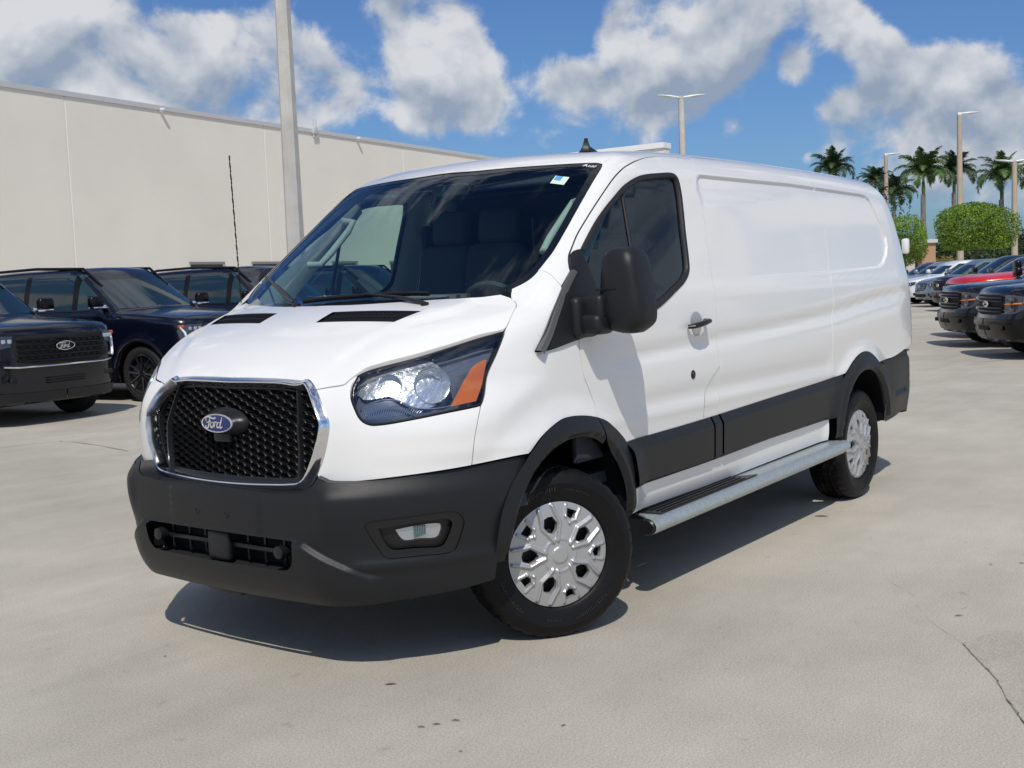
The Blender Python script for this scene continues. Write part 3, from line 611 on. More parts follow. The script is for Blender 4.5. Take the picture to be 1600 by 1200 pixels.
# --- wheel arch mouldings
def farch(cx, cz, ri):
    def g(x, y, z):
        r = np.sqrt((x-cx)**2+(z-cz)**2)
        return fbody(x,y,z)-.008-.012*sst(ri+.085, ri+.03, r)+.020*sst(ri+.022, ri, r)
    return g
ba = CV['bumparch']
inner_f = [(-.03+.405*math.cos(t), .425+.405*math.sin(t)) for t in np.linspace(math.radians(176), math.radians(8), 16)]
inner_f = [[-.437,.435-.03]]+[list(p) for p in inner_f]+[[.377,.40]]
fa = farch(-.03,.425,.405)
seamp = ao[6]
af1 = [([[.455,1.0,.40],[.452,1.0,.50],[.43,1.0,.60],[.385,1.01,.69],[.335,1.01,.745],ao[0]], .0), (ao[:7], .0), ([ao[6], ptb(-.235,.79)], .0025), ([ptb(x,z) for x,z in inner_f if x > -.235], 0), ([ptb(.377,.40), ptb(.455,.40)], 0)]
panel('wheel_arch_moulding', BLKP, van, fa, af1, (.15,1,0), mirror=3, res=.022, step=.014, flange=.055)
af2 = [(ao[6:10]+[ao_join]+ao[11:14]+[ptb(-.508,.438)], .0), ([ptb(-.508,.438), ptb(-.437,.405)], 0), ([ptb(x,z) for x,z in inner_f if x < -.24][0:], 0), ([ptb(-.235,.79), ao[6]], .0025)]
panel('wheel_arch_moulding', BLKP, van, fa, af2, (0,1,0), mirror=3, res=.022, step=.014, flange=.055)
RXC = -3.36
inner_r = [ptb(RXC+.40*math.cos(t), .43+.40*math.sin(t)) for t in np.linspace(math.radians(4), math.radians(172), 16)]
fr_ = farch(RXC,.43,.40)
ar = [([ptb(-2.862,.45), ptb(-2.862,.60), ptb(-2.905,.732)]+ra[3:], 0), ([ra[-1], ptb(-3.80,.78), ptb(-3.80,.50)], 0), ([ptb(-3.80,.50), inner_r[-1]], 0), (inner_r[::-1], 0), ([inner_r[0], ptb(-2.862,.45)], 0)]
panel('wheel_arch_moulding', BLKP, van, fr_, ar, (0,1,0), mirror=3, res=.024, step=.016, flange=.055)
# --- rear bumper
def frb(x, y, z):
    a = np.abs(y)
    side = a-(1.012-.05*sst(-3.9,-4.5,x)-.02*sst(.62,.45,z)+.010*sst(.86,.83,z)-.012*gau(z-.62,.006)*(1-sst(-4.28,-4.30,x)*0)*(x<-3.95)*(x>-4.30))
    rr = (-4.60+.05*sst(.5,.36,z)-.0*z+.03*sst(.80,.87,z)+.12*a*a)-x
    return smax(side, rr, .10)
rbs = [([[-3.72,1.01,.875],[-4.1,1.0,.882],[-4.35,.99,.884],[-4.44,.93,.884],[-4.47,.80,.884],[-4.57,.4,.884],[-4.59,0,.884]], 0), ([[-4.59,0,.884],[-4.6,0,.40]], 0), ([[-4.58,0,.40],[-4.50,.80,.41],[-4.42,.93,.44],[-4.25,.98,.465],[-4.05,.99,.455],[-3.80,.99,.44]], 0), ([[-3.80,.99,.44],[-3.775,1.0,.55],[-3.77,1.0,.72],[-3.74,1.0,.80],[-3.72,1.01,.875]], 0)]
panel('rear_bumper', BLKP, van, frb, rbs, (-.5,.86,0), mirror=1, res=.035, step=.02, flange=.05)
MB().box((-4.10,0,.878),(.76,1.90,.012)).build('bumper_step_pad', BLKP2, van)
for m_ in (1,-1):
    MB().rbox((-4.14,m_*.985,.615),(.30,.008,.018),.003).build('bumper_slot_trim', VOID, van)
    b = MB().rbox((-4.545,m_*.80,1.13),(.07,.12,.52),.03); b.build('tail_lamp', mat('tail_lamp_red',(.35,.01,.01),.15,coat=.5) if 'tail_lamp_red' not in MATS else MATS['tail_lamp_red'], van)
    b = MB().rbox((-4.56,m_*.905,1.62),(.05,.05,.11),.015); b.build('rear_door_hinge', WHITE, van)

# --- front bumper
bt = [ptf(0,.728,fbody)]+[ptf(.28,.724,fbody), ptf(.38,.727,fbody)]+[[.906,.435,.735],[.898,.462,.757]]+[[.893,.487,.778]]
btop = [[.893,.487,.778]]+[[q[0]+.004,q[1]+.002,q[2]] for q in fb_[1:]]
CB1 = [ptf(0,z,fbump) for z in (.285,.31,.335,.36,.38,.40,.424)]; CB2 = [ptf(0,z,fbump) for z in (.544,.58,.62,.66,.69,.70,0.726)]
bus = [([CB2[-1]]+[[0.993, 0.053, 0.726], [0.991, 0.182, 0.722], [0.983, 0.337, 0.718], [0.975, 0.434, 0.723], [0.968, 0.489, 0.729], [0.959, 0.518, 0.746], [0.942, 0.53, 0.77], [0.936, 0.537, 0.782]], GAP), ([[0.936, 0.537, 0.782]]+CV['bumptop'][2:], GAP), ([CV['bumptop'][-1]]+ba[1:5], GAP), ([ba[4],ba[5],[.435,.955,.335]], 0),
       ([[.435,.955,.335],[.565,.892,.318],[.69,.809,.308],[.80,.70,.296],[.86,.55,.288],[.88,.30,.285],CB1[0]], 0), (CB1, 0),
       ([CB1[-1],[.99,.37,.424]], 0), ([[.99,.37,.424],[.99,.408,.430],[.985,.426,.455],[.985,.432,.50],[.985,.432,.540]], 0), ([[.985,.432,.540],[.99,.20,.543],CB2[0]], 0), (CB2, 0)]
fogo = CV['fogout']; fogi = CV['fogin']
foghole = [(fogo+[fogo[0]], 0)]
BEX = []
for t in np.linspace(0,1,60):
    for o_ in (-.040,-.028,-.018,-.008,.002,.012,.02):
        z = .545-t*.145; ed = .50+.22*min(max((.53-z)/.13,0),1); BEX.append(ptf(ed+o_, z, fbump))
for y_ in np.arange(.02,.56,.02):
    for z in (.548,.541,.534,.527): BEX.append(ptf(y_, z, fbump))
BEX = [q for q in BEX if not (q[1] < .44 and q[2] < .55)]
TOPN = bus[0][0][1:]
bumper = panel('front_bumper', BLKP, van, fbump, bus, (.78,.62,.02), mirror=1, res=.018, step=.012, flange=.07, holes=[foghole], hflange=.012, extra=BEX)
fogi_segs = [(fogi+[fogi[0]], 0)]; fl_ = CV['foglens']
def ffog(off): return lambda x,y,z: fbump(x,y,z)-off
for m_ in (0,2):
    bz = panel('fog_lamp_bezel', BLKP2, bumper, fbump, [(fogo+[fogo[0]], .0015)], (.66,.75,0), mirror=m_, off=-.007, res=.02, step=.01, flange=.03, holes=[fogi_segs], hflange=.05)
    panel('fog_lamp_well', VOID, bumper, fbump, fogi_segs, (.66,.75,0), mirror=m_, off=-.05, res=.03, step=.012, flange=0)
    panel('fog_lamp_reflector', REFL, bumper, fbump, [(fl_+[fl_[0]], .003)], (.66,.75,0), mirror=m_, off=-.034, res=.018, step=.01, flange=.02)
    panel('fog_lamp_lens', LENS, bumper, fbump, [(fl_+[fl_[0]], 0)], (.66,.75,0), mirror=m_, off=-.020, res=.018, step=.01, flange=.014)
    b = MB()
    for k in range(7):
        t_ = k/6; y_ = .930+.060*t_; xz = []
        for z_ in (.535+.012*t_, .582):
            P_, _ = cast(fbump, np.array([[1.0,y_+.2,z_]]), -np.array([.66,.75,0])/np.linalg.norm([.66,.75]), 0, 1.0, 60, -.026); xz.append(P_[0])
        b.tube([(q[0], q[1]*(1 if m_ == 0 else -1), q[2]) for q in xz], .0028, 5)
    b.build('fog_lamp_ribs', mat('greenish_lens_rib',(.16,.24,.23),.15,.2,.6) if 'greenish_lens_rib' not in MATS else MATS['greenish_lens_rib'], bumper, kind='stuff')
# inner frame of the fog recess
    ci = np.mean(np.array(fogi), 0); fin = [(np.array(q)*.80+ci*.20).tolist() for q in fogi]
    panel('fog_lamp_inner_frame', BLKP2, bumper, fbump, fogi_segs, (.66,.75,0), mirror=m_, off=-.036, res=.02, step=.01, flange=.0, holes=[[(fl_+[fl_[0]], -.006)]], hflange=.02)
# ledge that closes the top of the bumper against the nose
for m_ in (1,-1):
    tc_ = catmull([CB2[-1]]+TOPN+CV['bumptop'][2:], .02); V = []; F = []
    for q in tc_:
        n_ = np.array([.80,.60*min(1,abs(q[1])/.5),0]); n_ /= np.linalg.norm(n_)
        Pi, _ = cast(fbody, np.array([[q[0],q[1],q[2]-.004]])+n_*.15, -n_, 0, .5, 40, -.02)
        V += [(q[0]-n_[0]*.002, (q[1]-n_[1]*.002)*m_, q[2]-.003), (Pi[0][0], Pi[0][1]*m_, Pi[0][2]+.001)]
    for k in range(len(tc_)-1): F.append((2*k,2*k+1,2*k+3,2*k+2))
    MB().add(V, F).build('bumper_top_ledge', BLKP, bumper)
# number plate bolt holes, towing eye cover, lower intake
for m_ in (1,-1):
    p = Vector(ptf(m_*.089,.615,fbump)); MB().lathe([(.0001,.002),(.008,.002),(.011,.0035),(.0135,.0)], 20, 'X', p).build('plate_bolt_hole', VOID, bumper)
    p = Vector(ptf(m_*.365,.492,fbump))
    b = MB().lathe([(.0001,.028),(.012,.028),(.024,.024),(.026,.0),(.020,-.03)], 20, 'X', p+Vector((-.028,0,0))); b.build('parking_sensor', BLKP2, bumper)
b = MB()
for z_ in (.486,): b.rbox((.945,0,z_),(.03,.72,.020),.006)
for y_ in (-.34,-.23,-.13,.13,.23,.34): b.rbox((.935,y_,.484),(.012,.012,.115),.003)
b.build('intake_bars', BLKP2, bumper)
b = MB().poly([(.84,.43,.392),(.955,.43,.392),(.968,.25,.392),(.972,0,.392),(.968,-.25,.392),(.955,-.43,.392),(.84,-.43,.392)], (0,0,1), .012).box((.86,0,.485),(.02,.95,.16)); b.box((.90,0,.404),(.12,.92,.012)).box((.90,0,.560),(.12,.92,.012)); b.build('intake_back', VOID, bumper)  # dark intake box; the tapered plate is added to stop a sunlight leak
b = MB().rbox((.970,0,.480),(.035,.125,.122),.014,seg=3); b.build('towing_eye_cover', BLKP, bumper)
for m_ in (1,-1): b = MB().box((.90,m_*.452,.485),(.09,.03,.12)); b.build('intake_side_wall', BLKP, bumper)
MB().rbox((.80,-.10,.275),(.18,.22,.05),.015).build('under_tray_bracket', BLKP2, bumper)

# --- grille
grille = empty('grille', (0,0,0)); grille.parent = van
ctop = [ptf(0,1.128), ptf(.14,1.129), ptf(.28,1.128), ptf(.37,1.122)]
cbt = [ptf(.36,.733), ptf(.18,.729), ptf(0,.728)]
right_half = ctop+[CV['chromeout'][i] for i in (0,1,2,3,4,5,6,7,8,9,10,11,12)]+[ptf(.27,.716),ptf(.13,.713),ptf(0,.712)]
rh = catmull(right_half, .012); lh = rh[::-1]*[1,-1,1]; ring = np.vstack([rh, lh[1:-1]])
def prof(t):
    # wide sides, thin top and bottom
    th = (t if t < .5 else 1-t)*2      # 0 top centre .. 1 bottom centre
    g_ = math.exp(-((th-.56)/.19)**2); w = .017+.010*g_
    h = .013+.016*g_
    return [(.008,-.02),(.006,.0005),(.000,.003),(-.002,.005),(-w*.5,h*.62),(-w*.9,h*.97),(-w,h),(-w-.004,h-.003),(-w-.006,-.03)]
V, F = sweep_on(fbody, ring, prof, (1,0,0), True)
bm_ = MB().add(V, F, True); bm_.build('chrome_surround', CHROME, grille)
# inner dark frame then hexagonal mesh on a slightly convex surface behind
def inring(s): 
    c_ = np.array([0,.94]); return [( (q[1])*s[0], c_[1]+(q[2]-c_[1])*s[1]) for q in right_half]
def fgr(x,y,z): return x-(.908-.20*y*y-.30*np.maximum(z-.94,0)-.02*(z-.9))
RP = np.array([(q[1], q[2]) for q in ring]); cc = RP.mean(0)
hexpoly = [(y*.955, cc[1]+(z-cc[1])*.93) for y,z in RP]
b = MB(); cw, vh = .052, .0295
for ci_ in range(-11, 12):
    for ri_ in range(-2, 15):
        cy_ = ci_*cw*.75; cz_ = .735+ri_*vh+(vh/2 if ci_ % 2 else 0)
        if pdist(np.array([cy_]), np.array([cz_]), hexpoly)[0] > .012: continue
        if (cy_/.088)**2+((cz_-.958)/.046)**2 < 1: continue
        O = []; I_ = []
        for (hx, hz) in ((.5,0),(.25,.5),(-.25,.5),(-.5,0),(-.25,-.5),(.25,-.5)):
            O.append((cy_+hx*cw, cz_+hz*vh)); I_.append((cy_+hx*(cw-.0065), cz_+hz*(vh-.0055)))
        xf_ = float(-fgr(0.0, cy_, cz_)); V = [(xf_-.004,y,z) for y,z in O]+[(xf_,y,z) for y,z in I_]+[(xf_-.016,y,z) for y,z in I_]
        F = [(k,(k+1)%6,6+(k+1)%6,6+k) for k in range(6)]+[(6+k,6+(k+1)%6,12+(k+1)%6,12+k) for k in range(6)]
        b.add(V, F)
b.build('honeycomb_mesh', SATIN, grille, kind='stuff')
V, F = sweep_on(lambda x,y,z: fgr(x,y,z), np.array([(.9,y*.975,cc[1]+(z-cc[1])*.955) for y,z in RP]), [(0,-.03),(.0,.012),(-.012,.010),(-.030,.0),(-.030,-.03)], (1,0,0))
MB().add(V, F, True).build('grille_inner_frame', BLKP2, grille)
for m_ in (1,-1):
    pts = [(m_*(.378-.030*((t-.35)/.65)**2+.0*t), .745+.355*t) for t in np.linspace(0,1,16)]
    pts = [(m_*(.385+.018*math.sin(math.pi*t)-.03*t*t), .742+.355*t) for t in np.linspace(0,1,16)]
    b = MB(); W_ = [.030*(1-.72*t) for t in np.linspace(0,1,16)]; V = []; F = []
    for (y,z), w in zip(pts, W_):
        x_ = float(-fgr(0.0,y,z))
        V += [(x_-.01,y-m_*w*.5,z),(x_+.018,y-m_*w*.1,z),(x_+.016,y+m_*w*.35,z),(x_-.012,y+m_*w*.5,z)]
    for k in range(15):
        for j in range(3): F.append((k*4+j,k*4+j+1,k*4+4+j+1,k*4+4+j))
    b.add(V, F, True).build('grille_vertical_bar', BLKP2, grille)
b = MB().box((.80,0,.92),(.01,.98,.36)); b.build('grille_back', VOID, grille)
# badge with its plinth
BC = Vector((.945,0,.962)); 
b = MB(); n = 40; V = []; F = []
for k,(s,dx) in enumerate(((1.55,-.045),(1.34,-.028),(1.15,-.012),(1.04,-.004),(1.0,.0))):
    for j in range(n):
        t = 2*math.pi*j/n; V.append((BC.x+dx, BC.y+.093*s*math.cos(t)*(1 if s<1.5 else .9), BC.z+.0385*s*math.sin(t)))
for k in range(4):
    for j in range(n): F.append((k*n+j,k*n+(j+1)%n,(k+1)*n+(j+1)%n,(k+1)*n+j))
b.add(V, F, True); b.rbox((BC.x-.025,0,BC.z-.058),(.03,.10,.04),.012); b.build('badge_plinth', BLKP2, grille)
def badge(center, a_, b_, name, parent, axis_x, axis_n, blue, silver, letter, lw=1.0):
    """oval badge: rim, enamel face and script built as raised strokes"""
    cx = Vector(center); ux = Vector(axis_x).normalized(); un = Vector(axis_n).normalized(); uz = un.cross(ux).normalized()
    if uz.z < 0: uz = -uz
    P = lambda x,z,h: cx+ux*x+uz*z+un*h
    mb = MB(); n = 48
    rings = [(1.0,.0),(1.0,.006),(.975,.009),(.945,.009),(.925,.0065)]
    V = []; F = []
    for s,h in rings:
        for j in range(n):
            t = 2*math.pi*j/n; d_ = (a_-(1-s)*a_*.9, b_-(1-s)*a_*.9); V.append(P(d_[0]*math.cos(t), d_[1]*math.sin(t), h))
    for k in range(len(rings)-1):
        for j in range(n): F.append((k*n+j,k*n+(j+1)%n,(k+1)*n+(j+1)%n,(k+1)*n+j))
    mb.mi = 1; mb.add(V, F, True)
    mb.mi = 0; k0 = [P((a_*.935)*math.cos(2*math.pi*j/n), (b_-.065*a_*.9)*math.sin(2*math.pi*j/n), .0065) for j in range(n)]
    mb.add(k0+[P(0,0,.0085)], [(j,(j+1)%n,n) for j in range(n)], True)
    mb.mi = 2
    def stroke(pts, w):
        q = catmull([(x,0,z) for x,z in pts], .06); m = len(q); V = []; F = []
        for i in range(m):
            t = q[min(i+1,m-1)]-q[max(i-1,0)]; t = t/(np.linalg.norm(t)+1e-9); nx, nz = -t[2], t[0]; ww = w*(.45+.55*math.sin(math.pi*min(max(i/(m-1),.08),.92)))
            for s_ in (-1,1): V.append(P((q[i][0]+nx*ww*s_)*b_, (q[i][2]+nz*ww*s_)*b_, .0105))
            for s_ in (-1,1): V.append(P((q[i][0]+nx*ww*s_)*b_, (q[i][2]+nz*ww*s_)*b_, .007))
        for i in range(m-1):
            k = i*4; F += [(k,k+4,k+5,k+1),(k+2,k,k+4,k+6),(k+1,k+3,k+7,k+5)]
        mb.add(V, F)
    w = .075*lw
    stroke([(-1.55,.22),(-1.62,.45),(-1.35,.66),(-.95,.62),(-.45,.50),(-.02,.62),(-.30,.40)], w*1.05)      # bar of the F
    stroke([(-.98,.60),(-1.02,.25),(-1.12,-.15),(-1.30,-.48),(-1.55,-.55),(-1.68,-.38),(-1.50,-.25)], w*1.25) # stem of the F
    stroke([(-1.50,.02),(-1.28,.10),(-1.00,.08),(-.80,.16)], w*.8)                                      # cross stroke
    stroke([(-.62,.12),(-.82,-.05),(-.86,-.33),(-.66,-.46),(-.42,-.28),(-.40,.0),(-.58,.13),(-.36,.06)], w)
    stroke([(-.36,.06),(-.14,.14),(-.20,-.10),(-.30,-.44)], w*1.1); stroke([(-.22,-.10),(-.02,.12),(.20,.14)], w)
    stroke([(.62,.08),(.36,.10),(.16,-.14),(.22,-.40),(.46,-.40),(.66,-.10)], w*1.05)
    stroke([(.98,.66),(.82,.25),(.66,-.18),(.66,-.42),(.86,-.42),(1.02,-.28)], w*1.25)
    mb.build(name, [blue, silver, letter], parent)
badge(BC+Vector((.001,0,0)), .0925, .038, 'oval_badge', grille, (0,1,0), (1,0,.06), BLUE, BRIGHT, BRIGHT)

# --- headlamps
REFO = [[0.788, 0.635, 1.111], [0.761, 0.641, 1.143], [0.716, 0.691, 1.159], [0.64, 0.753, 1.182], [0.584, 0.794, 1.192], [0.552, 0.835, 1.169], [0.546, 0.858, 1.122], [0.561, 0.868, 1.071], [0.593, 0.867, 1.035], [0.633, 0.851, 1.018], [0.68, 0.816, 1.017], [0.712, 0.777, 1.043], [0.736, 0.743, 1.068], [0.763, 0.716, 1.063], [0.798, 0.671, 1.061], [0.799, 0.648, 1.084]]
lamp_segs = [(lamp[:12], 0), (lamp[11:18], 0), (lamp[17:]+[lamp[0]], 0)]
for m_ in (1,-1):
    hl = empty('headlamp'); hl.parent = van
    def hpanel(name, mt, segs, d, **kw):
        V, F, NN = panel_data(fbody, segs, d, **kw); V = V*[1,m_,1]; NN = NN*[1,m_,1]; F = F if m_ == 1 else F[:,::-1]
        return link(name, mesh_from(V, F, NN), mt, hl)
    D_ = (.60,.78,.1)
    def flens(x,y,z): return fbody(x,y,z)+.004
    hpanel('lamp_glass', LENS, [(s, .0045) for s, g in lamp_segs], D_, off=-.003, res=.03, step=.014, flange=.0)
    V, F, NN = panel_data(fbody, [(s, .0035) for s, g in lamp_segs], D_, off=-.004, res=.03, step=.014, flange=.09)
    # keep only the flange as the housing wall
    nb = len(V); 
    hpanel('lamp_housing', LAMPB, [(s, .004) for s, g in lamp_segs], D_, off=-.085, res=.03, step=.014, flange=-.0)
    segs_e = [(s, .0005) for s, g in lamp_segs]
    inn = inset2d(np.stack([make_loop(lamp_segs,.014)[0]@frame(D_)[1], make_loop(lamp_segs,.014)[0]@frame(D_)[2]],1), np.full(len(make_loop(lamp_segs,.014)[0]), .008))[0]
    dd_, uu_, vv_ = frame(D_)
    ih = [tuple(q[0]*uu_+q[1]*vv_+dd_*.9) for q in inn]
    ihole = [([tuple(q) for q in ih]+[ih[0]], 0)]
    hpanel('lamp_rim', BLKP2, [(s, .0022) for s, g in lamp_segs], D_, off=-.0025, res=.05, step=.014, flange=.02, holes=[ihole], hflange=.085)
    RO = REFO; hpanel('reflector_panel', REFL, [(RO+[RO[0]], 0)], D_, off=-.066, res=.02, step=.01, flange=.035)
    def bowl(c, nrm, r, dep, mt, name, seg=36, ax=1.0):
        nrm = Vector(nrm).normalized(); rot = nrm.to_track_quat('Y','Z').to_matrix(); b = MB()
        pr = [(r*1.06,-.004),(r*1.0,.006),(r*.97,.0)]+[(r*s, -dep*(1-s*s)) for s in (.94,.8,.62,.45,.3,.2,.12,.02)]
        b.lathe(pr, seg, sharp=True); b.V = [tuple(rot @ Vector((v[0]*ax,v[1],v[2]))+Vector(c)) for v in b.V]
        b.V = [(v[0],v[1]*m_,v[2]) for v in b.V]; b.build(name, mt, hl)
        b = MB(); b.lathe([(.001,.0),(.012,-.002),(.014,-.02),(.008,-.04)], 14); b.V = [tuple(rot @ Vector((v[0],v[1]-dep*.4,v[2]))+Vector(c)) for v in b.V]; b.V = [(v[0],v[1]*m_,v[2]) for v in b.V]; b.build('bulb_shield', CHROME, hl)
    bowl((0.584,0.811,1.095), (.78,.60,.10), .068, .055, REFL, 'main_reflector', 16)
    bowl((0.684,0.687,1.097), (.84,.50,.10), .045, .040, REFL, 'side_reflector', 14)
    # bright valance joining the bowls, ribbed lower lens, amber reflector
    def onl(y_, z_, off):   # point inside the lamp at depth
        P, ok = cast(fbody, np.array([[.25+.6+.0, y_, z_]])+np.array([[.5,0,0]]), np.array([-1.,0,0]), 0, 1.6, 160, off); return P[0]
    b = MB()
    pts = [onl(y_, z_, -.035) for y_, z_ in ((.660,1.040),(.700,1.052),(.745,1.046),(.790,1.018),(.850,1.012),(.89,1.030))]
    b.tube([(p[0], p[1]*m_, p[2]) for p in catmull(pts,.01)], .006, 8, flat=.5); b.build('lamp_trim_strip', CHROME, hl)
    b = MB()
    for k in range(26):
        y_ = .650+.0066*k; z1 = 1.032-.0003*k-.018*max(0,(k-15)/11); z0 = .985+.0006*k
        p0 = onl(y_, z0, -.020); p1 = onl(y_, z1, -.028)
        b.tube([(p0[0],p0[1]*m_,p0[2]),(p1[0],p1[1]*m_,p1[2])], .0022, 5)
    b.build('ribbed_lower_lens', mat('ribbed_lens',(.30,.34,.42),.12,.7,.6) if 'ribbed_lens' not in MATS else MATS['ribbed_lens'], hl)
    am = CV['amber']; hpanel('amber_side_reflector', AMBER, [(am[:1]+am[1:6], 0), (am[5:], 0), ([am[-1], am[0]], 0)], (.4,.9,.1), off=-.014, res=.02, step=.01, flange=.03)
    b = MB()
    for pz, py_ in ((1.155,.665),(1.075,.632),(1.0,.672),(.988,.80),(1.02,.945),(1.2,.93),(1.19,.80)):
        p = onl(py_, pz, -.012); b.rbox((p[0],p[1]*m_,p[2]),(.006,.006,.006),.002)
    b.build('lens_clip', CHROME, hl, kind='stuff')
MB().box((.35,0,.75),(.5,1.15,.60)).box((.68,0,.72),(.16,1.0,.5)).build('engine_bay_block', VOID, van)

b = MB(); b.poly([(.84,.0,.33),(.84,.42,.33),(.76,.64,.33),(.60,.80,.33),(.47,.86,.33),(.47,-.86,.33),(.60,-.80,.33),(.76,-.64,.33),(.84,-.42,.33)], (0,0,1), .38); b.build('crash_structure', VOID, van)  # unseen solid added behind the bumper to block leaking sunlight
b = MB(); b.poly([(.79,.46,.711),(.70,.60,.711),(.48,.78,.711),(.45,-.78,.711),(.70,-.60,.711),(.79,-.46,.711)], (0,0,1), .25); b.build('crash_structure', VOID, van)  # second added blocker, higher in the nose
# --- glazing
wslow = [[.378,0,1.402],[.372,.2,1.402],[.31,.47,1.402],[.20,.64,1.404]]+[ws[i] for i in (16,15,14,13,12,11,10,9,8,7)]
ws_segs = [([ptt(-.515,0), ptt(-.52,.2), ws[3], ws[4]]+[ws[5]], 0), ([ws[5], ws[6], ws[7]], 0), (wslow[::-1], 0), ([wslow[0], [.0,0,1.60], ptt(-.515,0)], 0)]
D_ = (.62,.0,.78)
def frit_inset(s): return [(q, s) for q, g in ws_segs]
screen = panel('windscreen', GLASSW, van, fbody, ws_segs, D_, mirror=1, off=-.004, res=.05, step=.016, flange=0)
# black border of the screen, with a deeper band at the foot
Lp, Lg = make_loop(ws_segs, .016); dd_, uu_, vv_ = frame(D_); Q2 = np.stack([Lp@uu_, Lp@vv_], 1)
dep = np.where(Lp[:,2] < 1.425, .052, np.where(Lp[:,2] > 1.99, .030, .034)); dep = np.where(np.abs(Lp[:,1]) < .002, 0, dep)
In, _ = inset2d(Q2, dep); In3 = In[:,:1]*uu_+In[:,1:]*vv_+dd_*(Lp@dd_)[:,None]
b = MB(); nL = len(Lp); O_ = Lp-np.outer(Lp@dd_, dd_)+dd_*(np.mean(Lp@dd_)+.6)
A_, _ = cast(fbody, O_, -dd_, 0, 1.2, 34, -.0025); O2 = In[:,:1]*uu_+In[:,1:]*vv_+dd_*(np.mean(Lp@dd_)+.6); B_, _ = cast(fbody, O2, -dd_, 0, 1.2, 34, -.0025)
for m_ in (1,-1):
    V = [tuple(q*[1,m_,1]) for q in A_]+[tuple(q*[1,m_,1]) for q in B_]
    F = [(i,(i+1)%nL,nL+(i+1)%nL,nL+i) for i in range(nL) if not (abs(Lp[i][1]) < .002 and abs(Lp[(i+1)%nL][1]) < .002)]
    b.add(V, F, True)
b.build('windscreen_border', mat('black_frit',(.006,.008,.012),.08,0,.5), screen)
# stickers on the inside of the screen
def ws_patch(y_, x_, w, h, m, name, mats_, lift=.003):
    c = Vector(ptt(x_, y_)); n_ = Vector(grad(fbody, np.array([c]))[0]); t = Vector((0,1,0)); t = (t-n_*t.dot(n_)).normalized(); s_ = n_.cross(t)
    P = [c+t*a*w/2+s_*e*h/2+n_*lift for a,e in ((-1,-1),(1,-1),(1,1),(-1,1))]
    return MB().poly(P, n_, .0008).build(name, mats_, screen)
ws_patch(.672,-.520,.070,.060,0,'inspection_sticker',STICK1,.0012)
ws_patch(.660,-.528,.034,.034,0,'sticker_print',STICK2,.0022)
c = Vector(ptt(-.645,.752)); n_ = Vector(grad(fbody, np.array([c]))[0]); t = (Vector((0,1,0))-n_*n_.y).normalized(); s_ = n_.cross(t); s_ = s_ if s_.x < 0 else -s_
b = MB()
for pts in ([(-.035,-.012),(-.02,.014),(-.012,-.012)],[(-.03,-.002),(-.012,-.001)],[(-.002,-.012),(.004,.004),(.012,-.012)],[(.016,-.010),(.024,.008),(.030,-.010),(.022,-.004)],[(.034,-.010),(.040,.012)]):
    b.tube([c+t*a*.8+s_*e*.8+n_*.002 for a,e in pts], .0025, 5)
b.build('glass_marking', WHITELET, screen)
# wipers
def wiper(x0,y0,x1,y1,px,py):
    b = MB(); P0 = Vector(ptt(px,py)); A0 = Vector(ptt(x0,y0)); A1 = Vector(ptt(x1,y1)); mid_ = A0.lerp(A1,.52)
    pts = [Vector(ptt(*(A0.lerp(A1,t)).xy))+Vector((.006,0,.014)) for t in np.linspace(0,1,12)]
    b.tube(pts, .006, 6, flat=1.4)
    b.tube([p-Vector((.002,0,.009)) for p in pts], .004, 5)
    b.tube([P0+Vector((.0,0,.004)), P0.lerp(mid_,.35)+Vector((.012,0,.022)), mid_+Vector((.010,0,.026))], [.011,.008,.006], 8)
    b.lathe([(.001,.012),(.016,.010),(.018,.0),(.018,-.03)], 16, 'Z', P0)
    b.build('wiper', BLKP2, van)
wiper(.346,-.115,.213,.50,.318,.56)
wiper(.355,-.169,-.045,-.79,.368,-.14)
# side glass
wl = [win[0], sail_top]
glass_segs = [(win, .0), ([win[-1], sail[8], sail[7]], 0), ([sail[7],[-.14,.99,1.35],sail_top], 0), ([sail_top, win[0]], 0)]
for k_, m_ in ((0,0),(1,2)):
    dp = doors[k_] if isinstance(doors, list) else doors
    panel('door_glass', GLASSS, dp, fbody, glass_segs, (.1,.9,.42), mirror=m_, off=-.010, res=.06, step=.02, flange=0)
    V, F = sweep_on(fbody, catmull(win, .015), [(.002,-.012),(.003,.004),(-.006,.007),(-.018,.005),(-.024,-.004),(-.024,-.014)], (.1,.9,.42), closed=False)
    V = [(v[0], v[1]*(1 if m_ == 0 else -1), v[2]) for v in V]
    MB().add(V, F, True).build('window_seal', SEALM, dp)
    bar = [ptb(-.700+.0*t, 1.285+t*(1.885-1.285)) for t in np.linspace(0,1,8)]; s_ = 1 if m_ == 0 else -1
    bar = [(-.705+.055*(1-i/7), (p[1]-.008), p[2]) for i,p in enumerate(bar)]
    MB().tube([(p[0], p[1]*s_, p[2]) for p in bar], .011, 8, flat=.7, up=(0,1,0)).build('quarter_glass_divider', SEALM, dp)
